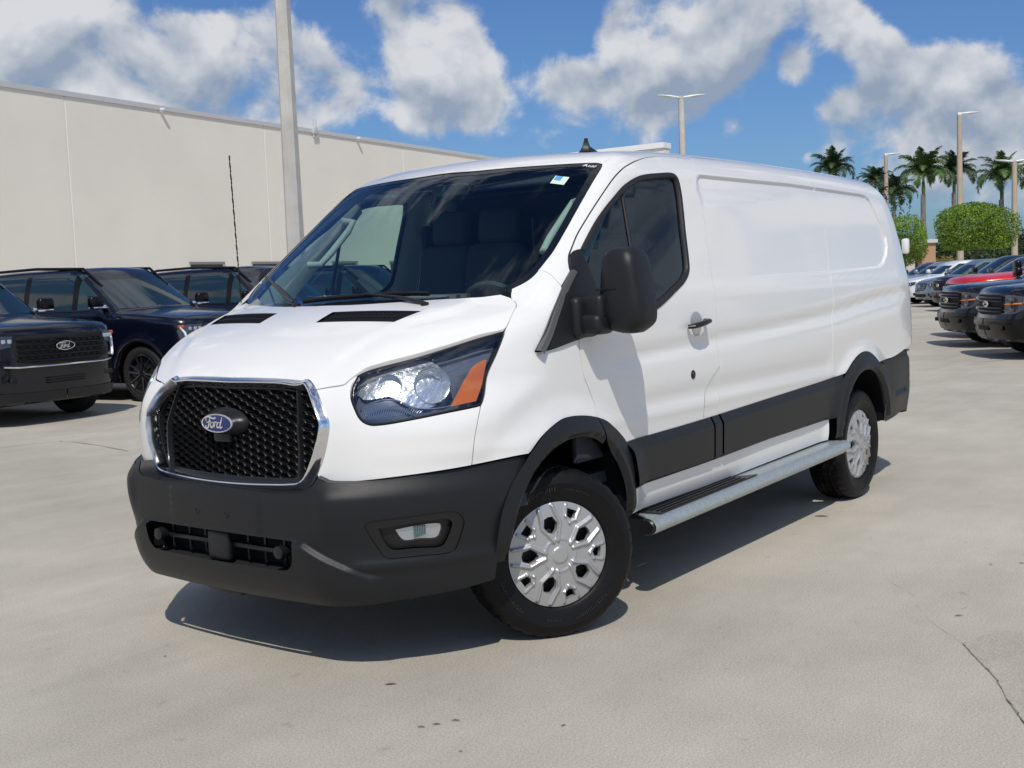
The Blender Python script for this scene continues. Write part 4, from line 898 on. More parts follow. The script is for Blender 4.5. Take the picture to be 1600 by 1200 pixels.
# mirror sail and mirrors
def fsail(x,y,z): return fbody(x,y,z)-.010
tri = [([sail_top]+[sail[1],sail[2],sail[3],tip], .0), ([tip, sail[6], sail[7], [-.40,1.008,1.252]], 0), ([[-.40,1.008,1.252],[-.31,.975,1.42],[-.245,.945,1.60]], 0), ([[-.245,.945,1.60],[-.20,.94,1.585],sail_top], 0)]
for s_ in (1,-1):
    mr_ = empty('door_mirror'); mr_.parent = van
    V, F, NN = panel_data(fsail, tri, (.3,.95,.1), res=.03, step=.016, flange=.016)
    V = V*[1,s_,1]; NN = NN*[1,s_,1]; F = F if s_ == 1 else F[:,::-1]
    link('mirror_sail', mesh_from(V, F, NN), BLKP, mr_)
    # chamfer along the sail's leading edge, its sunlight put into a lighter grey
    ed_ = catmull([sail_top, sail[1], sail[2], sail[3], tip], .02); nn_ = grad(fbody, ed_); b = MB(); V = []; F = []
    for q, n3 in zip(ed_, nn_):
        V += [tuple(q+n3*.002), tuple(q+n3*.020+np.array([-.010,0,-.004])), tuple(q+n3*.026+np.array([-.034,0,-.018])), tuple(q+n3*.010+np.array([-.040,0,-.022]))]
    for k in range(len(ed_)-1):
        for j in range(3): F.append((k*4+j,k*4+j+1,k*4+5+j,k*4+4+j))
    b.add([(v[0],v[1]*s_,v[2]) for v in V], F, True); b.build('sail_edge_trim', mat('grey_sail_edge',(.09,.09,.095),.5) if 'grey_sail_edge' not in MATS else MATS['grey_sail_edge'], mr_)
    # head: outline in (y,z), rounded shell, front facing the camera side
    OUT = [(1.075,1.300),(1.105,1.262),(1.16,1.245),(1.23,1.245),(1.250,1.258),(1.275,1.283),(1.281,1.335),(1.272,1.42),(1.258,1.51),(1.242,1.568),(1.222,1.590),(1.19,1.598),(1.135,1.596),(1.105,1.580),(1.092,1.545),(1.080,1.46),(1.070,1.36)]
    oc = catmull([(0,a,e) for a,e in OUT]+[(0,*OUT[0])], .02)[:-1]; cyz = np.array([0,1.195,1.425]); V = []; F = []; n = len(oc)
    lay = [(.30,.072),(.62,.070),(.84,.060),(.95,.040),(1.0,.010),(1.0,-.045),(.97,-.068),(.93,-.072),(.90,-.060)]
    for s2, dx in lay:
        for q in oc:
            w_ = cyz+(q-cyz)*s2; V.append((-.225+dx-.05*(w_[1]-1.08)-.12*(w_[2]-1.43)*0-.9*max(0,w_[1]-1.2)**2, w_[1]*s_, w_[2]))
    for k in range(len(lay)-1):
        for j in range(n): F.append((k*n+j,k*n+(j+1)%n,(k+1)*n+(j+1)%n,(k+1)*n+j))
    F.append(tuple(range(n))); b = MB(); b.add(V, F, True); b.build('mirror_shell', BLKP, mr_)
    b = MB(); b.poly([(-.225-.062-.05*(q[1]-1.08), (cyz[1]+(q[1]-cyz[1])*.9)*s_, cyz[2]+(q[2]-cyz[2])*.9) for q in oc], (1,0,0), .004); b.build('mirror_glass', CHROME, mr_)
    if s_ == -1: FOLD = [o for o in mr_.children if o.name.startswith(('mirror_shell','mirror_glass'))]
    # lower cover seam, arm in two steps
    b = MB(); b.tube([(-.149,1.082*s_,1.424),(-.152,1.12*s_,1.427),(-.156,1.175*s_,1.428)], .003, 5); b.build('shell_seam', BLKP2, mr_)
    b = MB(); b.rbox((-.175,1.06*s_,1.355),(.11,.13,.105),.022,seg=3); b.rbox((-.165,1.05*s_,1.285),(.13,.15,.085),.025,seg=3)
    b.rbox((-.155,1.015*s_,1.315),(.17,.06,.17),.025,seg=3); o_ = b.build('mirror_arm', BLKP, mr_)
    if s_ == -1:   # this mirror is folded back against the door
        for o in FOLD+[o for o in mr_.children if o.name.startswith('shell_seam')]:
            piv = Vector((-.20,-1.045,1.4)); Mf = Matrix.Translation(piv) @ Matrix.Rotation(math.radians(-70),4,'Z') @ Matrix.Translation(-piv); o.data.transform(Mf)
        o_.data.transform(Matrix.Translation((0,.06,0)))

# door handle, lock, fuel flap seams
for k_, s_ in ((0,1),(1,-1)):
    dp = doors[k_]; c = ptb(-1.145,1.235); Y = c[1]
    def cupf(r_): return r_
    b = MB(); V = []; F = []; n = 28
    for ri_, (rr_, h_) in enumerate(((1.0,.001),(.93,-.001),(.8,-.004),(.5,-.006),(.05,-.006))):
        for j in range(n):
            t = 2*math.pi*j/n; ex = .060*rr_*math.cos(t)*(1 if math.sin(t) > 0 else .85); ez = .055*rr_*math.sin(t)*(1 if math.sin(t) > 0 else 1.15)
            p = ptb(-1.150+ex, 1.240+ez); V.append((p[0], (p[1]+.003+(1-rr_)*.0)*s_, p[2]))
    for ri_ in range(4):
        for j in range(n): F.append((ri_*n+j,ri_*n+(j+1)%n,(ri_+1)*n+(j+1)%n,(ri_+1)*n+j))
    b.add(V, F, True); b.build('handle_cup', mat('handle_cup_grey',(.36,.38,.41),.4,coat=.5) if 'handle_cup_grey' not in MATS else MATS['handle_cup_grey'], dp)
    b = MB(); b.tube([(-1.045,(Y+.012)*s_,1.226),(-1.060,(Y+.036)*s_,1.229),(-1.10,(Y+.046)*s_,1.234),(-1.16,(Y+.046)*s_,1.241),(-1.205,(Y+.040)*s_,1.246),(-1.222,(Y+.012)*s_,1.248)], [.014,.017,.018,.018,.017,.014], 10, flat=.75); b.build('door_handle', BLKP2, dp)
    p = ptb(-1.086,.995); b = MB().lathe([(.001,.006),(.010,.006),(.011,.004),(.019,.004),(.022,.0)], 20, 'Y', (p[0],p[1],p[2])); b.V = [(v[0],v[1]*s_,v[2]) for v in b.V]; b.build('door_lock', BLKP2, dp)
GAPSHADE = mat('panel_joint_sealer', (.10,.10,.10), .8)  # grey for strips set in the panel gaps in place of their shade
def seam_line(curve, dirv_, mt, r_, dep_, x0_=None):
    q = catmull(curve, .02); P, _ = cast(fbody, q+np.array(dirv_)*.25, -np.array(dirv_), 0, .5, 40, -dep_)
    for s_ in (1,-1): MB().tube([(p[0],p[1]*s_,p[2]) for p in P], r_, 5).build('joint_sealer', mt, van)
seam_line(ms, (0,.88,.47), GAPSHADE, .0042, .0065); seam_line(dr, (0,.90,.42), GAPSHADE, .0045, .0068)
seam_line(df[:14], (0,.80,.60), SEALM, .0055, .008)  # black strip standing in for the shade of the door gap
sp = sides[0]
for pts in ([(-1.364,1.012),(-1.25,.93),(-1.205,.865),(-1.200,.775)],):
    q = catmull([(x,0,z) for x,z in pts], .02); b = MB()
    b.tube([(x, ptb(x,z)[1]-.0006, z) for x,_,z in q], .0022, 4); b.build('fuel_flap_seam', mat('panel_seam_grey',(.25,.25,.25),.6), doors[0])
# roof fin antenna and whip antenna
b = MB(); V = []; F = []
fz = ptt(-1.06,.50)[2]-.003
for k,(x0,x1,w,h) in enumerate(((.0,-.175,.035,0),(-.012,-.16,.028,.012),(-.022,-.085,.020,.035),(-.030,-.068,.014,.065),(-.036,-.060,.009,.080))):
    for (xx,yy) in ((x0,0),(x0-.02,w),((x0+x1)/2,w),(x1,w*.3),(x1,-w*.3),((x0+x1)/2,-w),(x0-.02,-w)): V.append((-.97+xx*.85,.50+yy*.9,fz+h*.86))
for k in range(4):
    for j in range(7): F.append((k*7+j,k*7+(j+1)%7,(k+1)*7+(j+1)%7,(k+1)*7+j))
F.append(tuple(range(28,35))); b.add(V, F, True); b.build('roof_fin_antenna', BLKP2, van)
wb = Vector((.062,-.868,1.40)); b = MB()
pts = [wb+Vector((.012,-.011,.745))*t for t in np.linspace(0,1,40)]
b.tube([p+Vector((.0008*math.sin(i*2.1),.0008*math.cos(i*2.1),0)) for i,p in enumerate(pts)], .0042, 6); b.lathe([(.001,.02),(.012,.015),(.016,0)], 14, 'Z', wb); b.build('whip_antenna', BLKP2, van)

# --- side step
for s_ in (1,-1):
    st = empty('side_step'); st.parent = van
    b = MB(); n = 24; xs = np.linspace(-.545,-2.93,24)
    sec = [(1.055+.052*math.cos(t)*(1 if math.cos(t)>0 else .6), .040*math.sin(t)) for t in np.linspace(0,2*math.pi,n,endpoint=False)]
    V = []; F = []
    for i,x in enumerate(xs):
        z0 = .358+.045*(i/(len(xs)-1)); sc = 1.0 if i < len(xs)-1 else .8
        for y,z in sec: V.append((x, (1.055+(y-1.055)*sc)*s_, z0+z*sc))
    for i in range(len(xs)-1):
        for k in range(n): F.append((i*n+k,i*n+(k+1)%n,(i+1)*n+(k+1)%n,(i+1)*n+k))
    F.append(tuple((len(xs)-1)*n+k for k in range(n))); b.add(V, F, True); b.build('step_tube', GALV, st)
    b = MB()
    zt = lambda x: .358+.045*(-.545-x)/2.385
    b.poly([(-.56,1.05*s_,zt(-.56)+.034),(-2.86,1.05*s_,zt(-2.86)+.034),(-2.80,.955*s_,zt(-2.8)+.034),(-.62,.955*s_,zt(-.62)+.034)], (0,0,1), .006); b.build('step_plate', GALV, st)
    b = MB(); b.poly([(-.64,1.075*s_,zt(-.64)+.041),(-1.66,1.075*s_,zt(-1.66)+.041),(-1.52,.965*s_,zt(-1.6)+.041),(-.62,.965*s_,zt(-.62)+.041)], (0,0,1), .005)
    for y_ in (.985,1.01,1.04,1.065): b.box((-1.10,y_*s_,zt(-1.1)+.049),(.86,.006,.005), Matrix.Rotation(math.atan(.045/2.385),3,'Y'))
    b.build('grip_pad', BLKP2, st)
    b = MB(); V = [(-.541, (1.055+(y-1.055)*.96)*s_, .358+z*.96) for y,z in sec]; V2 = [(-.533, (1.055+(y-1.055)*.80)*s_, .358+z*.80) for y,z in sec]
    b.add(V+V2, [(k,(k+1)%n,n+(k+1)%n,n+k) for k in range(n)]+[tuple(range(n,2*n))], True); b.build('step_end_cap', BLKP2, st)
    for x_ in (-.72,-1.6,-2.6): MB().box((x_,.93*s_,.37),(.05,.20,.03)).build('step_bracket', STEEL, st)

# --- wheels
def hub_height(x, z):
    R = .219; r = np.sqrt(x*x+z*z); h = .020*(1-(r/R)**2)
    h = h-.014*(1-sst(.050,.066,r))+.020*(1-sst(.033,.040,r))+.005*gau(r-.068,.006)
    h = h-.006*gau(r-.213,.004)
    for k in range(5):
        ph = math.radians(75-72*k)
        # two ridges run out from the hub and close round each large opening
        for s in (-1,1):
            P = [(.064,.16*s),(.095,.235*s),(.136,.315*s),(.168,.215*s),(.207,.150*s)]
            for i in range(len(P)-1):
                (r0,a0),(r1,a1) = P[i],P[i+1]
                ax,az = r0*math.cos(ph+a0), r0*math.sin(ph+a0); bx,bz = r1*math.cos(ph+a1), r1*math.sin(ph+a1); ex,ez = bx-ax,bz-az
                t = np.clip(((x-ax)*ex+(z-az)*ez)/(ex*ex+ez*ez),0,1); d = np.sqrt((x-ax-ex*t)**2+(z-az-ez*t)**2)
                h = np.maximum(h, h*0+.020*(1-(r/R)**2)+.013*(1-sst(.001,.011,d)))
        a = np.arctan2(z,x)-ph; a = (a+math.pi)%(2*math.pi)-math.pi
        h = h-.013*(1-sst(.06,.15,np.abs(a)))*sst(.075,.10,r)*(1-sst(.150,.17,r))
        ph2 = ph+math.radians(36)
        for s in (-1,1):
            ax,az = .135*math.cos(ph2), .135*math.sin(ph2)
            P = [(.138,.0),(.160,.155*s),(.206,.165*s)]
            for i in range(2):
                (r0,a0),(r1,a1) = P[i],P[i+1]
                ax,az = r0*math.cos(ph2+a0), r0*math.sin(ph2+a0); bx,bz = r1*math.cos(ph2+a1), r1*math.sin(ph2+a1); ex,ez = bx-ax,bz-az
                t = np.clip(((x-ax)*ex+(z-az)*ez)/(ex*ex+ez*ez),0,1); d = np.sqrt((x-ax-ex*t)**2+(z-az-ez*t)**2)
                h = h+.007*(1-sst(.001,.009,d))
    return h
def hubcap_mesh():
    R = .219; B = []; E = []
    def addloop(L):
        k = len(B); B.extend(L); E.extend([(k+i, k+(i+1) % len(L)) for i in range(len(L))]); return np.array(L)
    outer = addloop([(R*math.cos(t), R*math.sin(t)) for t in np.linspace(0,2*math.pi,96,endpoint=False)]); holes = []
    for k in range(5):
        ph = math.radians(75-72*k)
        L = [(.092,0),(.106,.17),(.134,.235),(.163,.12),(.166,0),(.163,-.12),(.134,-.235),(.106,-.17)]
        holes.append(addloop([(r*math.cos(ph+a), r*math.sin(ph+a)) for r,a in L]))
        ph += math.radians(36)
        L = [(.153,.0),(.163,.105),(.194,.118),(.194,-.118),(.163,-.105)]
        holes.append(addloop([(r*math.cos(ph+a), r*math.sin(ph+a)) for r,a in L]))
    g = np.arange(-R,R,.0045); X,Y = np.meshgrid(g,g); X = (X+(np.arange(len(g))%2)[:,None]*.00225).ravel(); Y = Y.ravel()
    keep = pdist(X,Y,outer) < -.002
    for h in holes: keep &= pdist(X,Y,h) > .002
    A = np.vstack([np.array(B), np.stack([X[keep],Y[keep]],1)])
    vo,_,fo,_,_,_ = delaunay_2d_cdt([Vector(q) for q in A], E, [], 0, 1e-6)
    vo = np.array([tuple(q) for q in vo]); fo = np.array([tuple(q) for q in fo if len(q) == 3]); c = vo[fo].mean(1); ok = pdist(c[:,0],c[:,1],outer) < 0
    for h in holes: ok &= pdist(c[:,0],c[:,1],h) > 0
    fo = fo[ok]; H = hub_height(vo[:,0], vo[:,1]); V = [(v[0],h,v[1]) for v,h in zip(vo,H)]; F = [tuple(f[::-1]) for f in fo]; n0 = len(V)
    for L in holes+[outer]:
        n = len(L); k = len(V); hh = hub_height(L[:,0],L[:,1]); V += [(p[0],h,p[1]) for p,h in zip(L,hh)]+[(p[0]*.99,h-.022,p[1]*.99) for p,h in zip(L,hh)]
        F += [(k+i,k+(i+1)%n,k+n+(i+1)%n,k+n+i) for i in range(n)]
    return mesh_from(V, F, smooth=True)
HUBME = hubcap_mesh()
def tyre_mesh():
    W_ = .118; R_ = .356; prof = [(.220,.085),(.223,.100),(.229,.106),(.236,.108),(.262,.119),(.290,.121),(.298,.123),(.302,.121),(.322,.115),(.336,.106),(.346,.094),(.3515,.082)]
    tread = []
    for y0,y1 in ((.082,.060),(.052,.024),(.016,-.016),(-.024,-.052),(-.060,-.082)):
        tread += [(R_-.0006*(abs(y0)/.08)**2*8,y0),(R_-.0006*(abs(y1)/.08)**2*8,y1)]
        if y1 > -.08: tread += [(R_-.009,y1-.0005),(R_-.009,(y1-.0075))]
    prof = prof+tread+[(r,-y) for r,y in prof[::-1]]
    n = 180; V = []; F = []
    for i,(r,y) in enumerate(prof):
        for k in range(n):
            t = 2*math.pi*k/n; rr = r
            if abs(y) > .055 and r > .340 and k % 5 == 0: rr -= .006
            elif .016 <= abs(y) <= .055 and r > .350 and (k+2) % 5 == 0: rr -= .005
            if .238 < r < .30: rr = r
            V.append((rr*math.cos(t), y, rr*math.sin(t)))
    for i in range(len(prof)-1):
        for k in range(n): F.append((i*n+k,(i+1)*n+k,(i+1)*n+(k+1)%n,i*n+(k+1)%n))
    me = mesh_from(V, F, smooth=True)
    try: me.set_sharp_from_angle(angle=math.radians(35))
    except Exception: pass
    return me
TYREME = tyre_mesh()
def sidewall_text():
    b = MB(); rnd = random.Random(3)
    for a0,a1,r0,r1 in ((1.0,1.55,.268,.284),(1.7,2.1,.268,.276),(3.9,4.5,.268,.284),(4.75,4.95,.266,.276),(5.4,6.0,.268,.282),(.1,.5,.266,.276)):
        t = a0
        while t < a1:
            w = rnd.uniform(.016,.034)
            for q in range(2): 
                rr0 = r0+(r1-r0)*rnd.choice((0,.0,.4)); V = [((rr)*math.cos(tt), .1215, rr*math.sin(tt)) for rr,tt in ((rr0,t),(r1,t+.004),(r1,t+w*.45),(rr0,t+w*.45))]
                if q == 0: b.poly(V, (0,1,0), .002)
            t += w+.012
    me = mesh_from(b.V, b.F, smooth=False); return me
SWME = sidewall_text(); SWM = mat('sidewall_lettering', (.03,.03,.032), .35)
def wheel(x, y, side, steer):
    w = empty('wheel', (x, y*side, .350)); w.parent = van; w.rotation_euler = (0,0,steer if side == 1 else steer)
    ty = link('tyre', TYREME, None if TYREME.materials else RUBBER, w)
    hb = link('hubcap', HUBME, None if HUBME.materials else HUBM, w)
    tx = link('sidewall_lettering', SWME, None if SWME.materials else SWM, w, kind='stuff')
    b = MB(); s = 1
    b.lathe([(.221,.095),(.213,.08),(.200,.05),(.196,-.09),(.205,-.10)], 48); b.lathe([(.20,.045),(.12,.035),(.06,.05),(.001,.05)], 40)
    for k in range(6):
        t = math.radians(75+60*k); b.lathe([(.001,.075),(.009,.075),(.012,.07),(.012,.035)], 8, 'Y', (.095*math.cos(t),0,.095*math.sin(t)))
    b.lathe([(.16,-.02),(.16,.01),(.05,.02)], 36); b.build('steel_rim', STEEL, w)
    if side == -1:
        for ch in (ty, hb, tx): ch.rotation_euler = (0,0,math.pi)
        for ch in w.children:
            if ch.name.startswith('steel_rim'): ch.rotation_euler = (0,0,math.pi)
    hb.location = (0, .098*side, 0)
    b = MB(); b.lathe([(.001,.0215),(.030,.021),(.033,.0205)], 28); me_ = b.build('hub_emblem', HUBM, w); me_.location = (0,.096*side,0)
    if side == -1: me_.rotation_euler = (0,0,math.pi)
    return w
wheel(-.015,.892,1,math.radians(-31)); wheel(-.015,.892,-1,math.radians(-27)); wheel(-3.362,.885,1,0); wheel(-3.362,.885,-1,0)
# wheel housings and underbody
for cx in (-.03, RXC):
    for s_ in (1,-1):
        b = MB(); n = 24; V = []; F = []
        for i,(rr,yy) in enumerate(((.43,1.005),(.43,.55),(.0,.55))):
            for k in range(n+1):
                t = math.radians(0)+math.radians(180)*k/n; V.append((cx+rr*math.cos(t), yy*s_, .45+rr*math.sin(t)))
        for i in range(2):
            for k in range(n): F.append((i*(n+1)+k,i*(n+1)+k+1,(i+1)*(n+1)+k+1,(i+1)*(n+1)+k))
        b.add(V, F, True); b.build('wheel_housing', BLKP2, van)
        b = MB(); b.tube([(cx-.05,.62*s_,.30),(cx-.05,.70*s_,.80)], .03, 10); b.tube([(cx,.2*s_,.33),(cx,.80*s_,.34)], .035, 10); b.build('suspension_strut', STEEL, van)
b = MB().box((-2.0,0,.395),(2.0,1.88,.05)).box((-2.0,0,.33),(3.6,.9,.10)).box((.55,0,.36),(.5,1.2,.10)).box((-4.1,0,.43),(.7,1.7,.06)); b.build('underbody', VOID, van)
# --- cab interior seen through the glass
b = MB(); b.rbox((-1.62,0,1.15),(.04,1.84,1.1),.01).rbox((-1.62,0,1.82),(.04,1.66,.42),.01); b.build('cargo_bulkhead', INTD, van)
b = MB(); b.box((-.55,0,.60),(2.0,1.85,.05)).box((.15,0,.98),(.04,1.6,.7)); b.build('cab_floor', INTD, van)
b = MB(); b.box((-1.10,0,2.010),(.75,1.36,.012)).box((-1.5,0,1.97),(.2,1.5,.012)); b.build('headliner', INTD, van)
b = MB(); V = []; F = []
DB = [(.30,1.375),(.12,1.395),(-.02,1.385),(-.12,1.33),(-.15,1.20),(-.12,1.0)]
for x,z in DB:
    for y_ in np.linspace(-.86,.86,19): V.append((x-.05*(abs(y_)/.86)**4, y_, z-.05*(abs(y_)/.86)**6-(.03*gau(y_-.45,.16) if 0 else 0)))
for i in range(len(DB)-1):
    for k in range(18): F.append((i*19+k,i*19+k+1,(i+1)*19+k+1,(i+1)*19+k))
b.add(V, F, True); b.rbox((-.02,.44,1.395),(.22,.42,.07),.03,seg=3); b.build('dashboard', mat('dash_grey',(.085,.09,.095),.8), van)
b = MB(); rot = Matrix.Rotation(math.radians(-62),3,'Y'); ring_ = [Vector((.19*math.cos(t),.19*math.sin(t),0)) for t in np.linspace(0,2*math.pi,37)]
b.tube([rot @ v+Vector((-.34,.44,1.30)) for v in ring_], .015, 8); b.rbox((-.33,.44,1.29),(.05,.12,.10),.02); b.tube([(-.33,.26,1.3),(-.32,.62,1.3)], .014, 6); b.build('steering_wheel', INTD, van)
for y_ in (.44,-.30,-.64):
    se = empty('cab_seat'); se.parent = van; w_ = .50 if y_ > 0 else .40
    MB().rbox((-.93,y_,1.02),(.50,w_,.16),.05,seg=3).build('seat_cushion', INTM, se)
    MB().rbox((-1.24,y_,1.37),(.14,w_*.92,.66),.055,Matrix.Rotation(math.radians(-12),3,'Y'),seg=3).build('seat_back', INTM, se)
    MB().rbox((-1.33,y_,1.79),(.10,.26,.20),.04,Matrix.Rotation(math.radians(-8),3,'Y'),seg=3).build('headrest', INTM, se)
for s_ in (1,-1):
    # light grey trim inside the windscreen pillars with a grab handle
    pl = [(.20,.64,1.38),(.03,.78,1.45),(-.10,.83,1.52),(-.30,.815,1.66),(-.50,.79,1.81),(-.66,.765,1.93)]
    b = MB(); V = []; F = []
    for i,(x,y,z) in enumerate(pl): kk = 1-.62*i/5; V += [(x+.0,(y-.015)*s_,z-.01),(x-.08*kk,(y-.02)*s_,z-.06*kk),(x-.19*kk,(y+.01)*s_,z-.14*kk),(x-.21*kk,(y+.06)*s_,z-.14*kk)]
    for i in range(len(pl)-1):
        for j in range(3): F.append((i*4+j,i*4+j+1,i*4+5+j,i*4+4+j))
    b.add(V, F, True); b.build('pillar_trim', INTG, van)
    b = MB(); b.tube([(-.30,.76*s_,1.60),(-.33,.70*s_,1.60),(-.40,.69*s_,1.66),(-.53,.69*s_,1.77),(-.58,.70*s_,1.82),(-.56,.76*s_,1.83)], .018, 10); b.build('grab_handle', INTG, van)
    b = MB(); b.rbox((-1.38,.84*s_,1.32),(.16,.04,1.0),.015); b.build('door_pillar_trim', INTD, van)
    b = MB(); b.rbox((-.75,.93*s_,1.0),(1.15,.03,.62),.01); b.build('door_trim', INTD, van)
    MB().rbox((-.62,.36*s_,1.955),(.16,.46,.02),.008,Matrix.Rotation(math.radians(25),3,'Y')).build('sun_visor', INTD, van)
b = MB(); b.tube([(-1.02,.15,1.80),(-1.03,.15,1.60)], .006, 6); b.rbox((-.56,.0,1.93),(.05,.22,.06),.02); b.build('interior_mirror', INTD, van)
# ---------------------------------------------------------------- the other vehicles
CBLACK = mat('black_car_paint', (.003,.004,.008), .20, 0, .35, .5, coat_rough=.03)
CNAVY = mat('navy_car_paint', (.0035,.005,.014), .20, .2, .4, .55)
CGREY = mat('grey_blue_car_paint', (.14,.19,.24), .28, .2, .5, .8)
CWHITE = mat('white_car_paint', (.72,.75,.78), .3, 0, .5, .8)
CRED = mat('red_car_paint', (.62,.006,.008), .25, 0, .4, .35)
CSILVER = mat('silver_car_paint', (.34,.37,.40), .3, .5, .5, .8)
CDARK = mat('dark_slate_car_paint', (.03,.04,.055), .25, .3, .5, .8)
CGLASS = mat('dark_car_glass', (.010,.024,.034), .04, 0, .8)
CGLASS2 = mat('teal_tinted_glass', (.018,.042,.048), .05, 0, .7)
CGRILLE = mat('gloss_black_grille', (.004,.004,.005), .25, 0, .3)
LAMPW = mat('clear_lamp_bezel', (.55,.60,.65), .15, .6, .6)
LAMPD = mat('dark_lamp_cover', (.035,.04,.06), .12, 0, .7, .6)
ORANGE = mat('orange_running_light', (.80,.26,.03), .35)
DRL = mat('white_light_guide', (.80,.82,.84), .3)
RIMB = mat('gloss_black_wheel', (.02,.02,.024), .2, .4, .5, .6)
RIMS = mat('bright_alloy', (.50,.51,.53), .25, .8)
CTYRE = mat('car_tyre', (.018,.018,.019), .7, 0, .3)

SPEC = {
 'suv': dict(L=5.33, wb=3.11, hw=1.0, foh=.93,
   wz=([.2,.3,.5,.75,1.0,1.15,1.24,1.32,1.6,1.85,1.95,2.1],[.90,.94,.985,.995,.992,.985,.965,.93,.865,.79,.745,.66]),
   xf=([.15,.3,.5,.75,.95,1.1,1.2,1.35],[-.06,-.02,.0,.0,-.01,-.03,-.07,-.2]),
   zh=([-2.6,-1.6,-1.2,-.8,-.4,-.15,-.06,.0,.1],[1.34,1.32,1.30,1.275,1.235,1.195,1.165,1.10,.8]),
   ws=(-1.32,1.30,.70), zr=([-6,-5.2,-4.6,-3.6,-2.6,-2.0,-1.5],[1.70,1.84,1.90,1.94,1.945,1.93,1.88]),
   xr=([.2,.6,1.0,1.3,1.9],[-5.25,-5.30,-5.32,-5.26,-5.02]), arch=.46, wr=.40),
 'pickup': dict(L=5.0, wb=3.0, hw=.97, foh=.92,
   wz=([.2,.3,.5,.75,1.0,1.10,1.17,1.25,1.45,1.62,1.72,1.9],[.90,.93,.97,.985,.975,.965,.94,.91,.85,.78,.73,.66]),
   xf=([.15,.3,.42,.55,.75,.95,1.05,1.15,1.3],[-.12,-.05,.0,.03,-.02,-.03,-.05,-.10,-.3]),
   zh=([-2.6,-1.6,-1.2,-.8,-.4,-.15,-.07,.0,.1],[1.24,1.20,1.185,1.165,1.14,1.11,1.085,1.02,.7]),
   ws=(-1.30,1.17,.62), zr=([-6,-5.2,-4.6,-3.6,-2.6,-2.1,-1.5],[1.55,1.62,1.68,1.71,1.72,1.70,1.64]),
   xr=([.2,.6,1.0,1.3,1.9],[-4.90,-4.96,-4.98,-4.92,-4.70]), arch=.43, wr=.37),
 'crossover': dict(L=4.7, wb=2.8, hw=.93, foh=.90,
   wz=([.2,.3,.5,.75,.95,1.05,1.12,1.2,1.4,1.56,1.66,1.8],[.86,.89,.925,.935,.925,.91,.885,.86,.80,.72,.66,.58]),
   xf=([.15,.3,.5,.7,.85,.95,1.05,1.2],[-.10,-.03,.0,-.02,-.06,-.12,-.22,-.5]),
   zh=([-2.6,-1.6,-1.2,-.8,-.4,-.2,-.08,.0,.1],[1.18,1.15,1.12,1.075,1.01,.96,.92,.86,.6]),
   ws=(-1.15,1.13,.58), zr=([-6,-5.0,-4.4,-3.6,-2.8,-2.2,-1.6],[1.38,1.50,1.58,1.64,1.665,1.655,1.60]),
   xr=([.2,.6,1.0,1.2,1.6],[-4.62,-4.68,-4.66,-4.58,-4.25]), arch=.40, wr=.35)}
def car_fn(S):
    wz, xf, zh, zr, xr = (pchip(*S[k]) for k in ('wz','xf','zh','zr','xr')); x0, z0, sl = S['ws']
    def f(x, y, z):
        a = np.abs(y)
        w = wz(z)-.10*sst(-1.0,0.05,x)**2*1.0-.05*sst(-S['L']+.9,-S['L'],x)
        for cx in (-S['foh'], -S['foh']-S['wb']):
            r = np.hypot(x-cx, z-S['wr']); w = w+.022*(1-sst(S['arch'], S['arch']+.13, r))
        w = w-.010*gau(z-.62,.06)
        T = smax(zh(x)-.06*a*a, smin(z0+sl*(x0-x)-.20*a*a, zr(x)-.05*a*a, .10), .02)
        r = smax(a-w, x-(xf(z)-.16*a*a-.5*np.maximum(a-.6,0)**2), .14)
        r = smax(r, z-T, np.interp(x, [-1.6,-1.2], [.14,.09]))
        return smax(r, xr(z)+.10*a*a-x, .14)
    return f
def tyre_simple(R, w=.26, n=56):
    pr = [(R*.66,w*.36),(R*.70,w*.46),(R*.82,w*.5),(R*.93,w*.47),(R*.985,w*.38),(R,w*.30),(R,w*.10),(R*.975,w*.09),(R*.975,w*.05),(R,w*.04)]
    pr = pr+[(r,-h) for r,h in pr[::-1]]; b = MB().lathe(pr, n); return b
def car_wheel(parent, x, y, R, style, meshes):
    w = empty('wheel', (x, y, R)); w.parent = parent; w.rotation_euler = (0,0,0 if y > 0 else math.pi)
    if not meshes:
        o = tyre_simple(R).build('tyre', CTYRE, w); meshes['t'] = o.data
        b = MB(); Rr = R*.68
        b.lathe([(Rr,.13),(Rr*.97,.135),(Rr*.93,.125),(Rr*.90,.02)], 48)
        ns = 6 if style == 'six' else 5
        for k in range(ns):
            t0 = 2*math.pi*k/ns+.3
            for s in ((-.20,.20) if style == 'six' else (-.13,.13)):
                p0 = (.05*math.cos(t0+s*1.5),.118,.05*math.sin(t0+s*1.5)); p1 = (Rr*.94*math.cos(t0+s),.128,Rr*.94*math.sin(t0+s))
                b.tube([p0, p1], [.017,.013], 6, flat=1.0)
        b.lathe([(.001,.135),(.045,.132),(.06,.115),(.075,.07)], 24)
        o = b.build('rim', RIMB if style == 'six' else RIMS, w); meshes['r'] = o.data
        o = MB().lathe([(Rr,.06),(.02,.05)], 30).build('brake_disc', STEEL, w); meshes['b'] = o.data
    else:
        link('tyre', meshes['t'], None, w); link('rim', meshes['r'], None, w); link('brake_disc', meshes['b'], None, w)
    return w
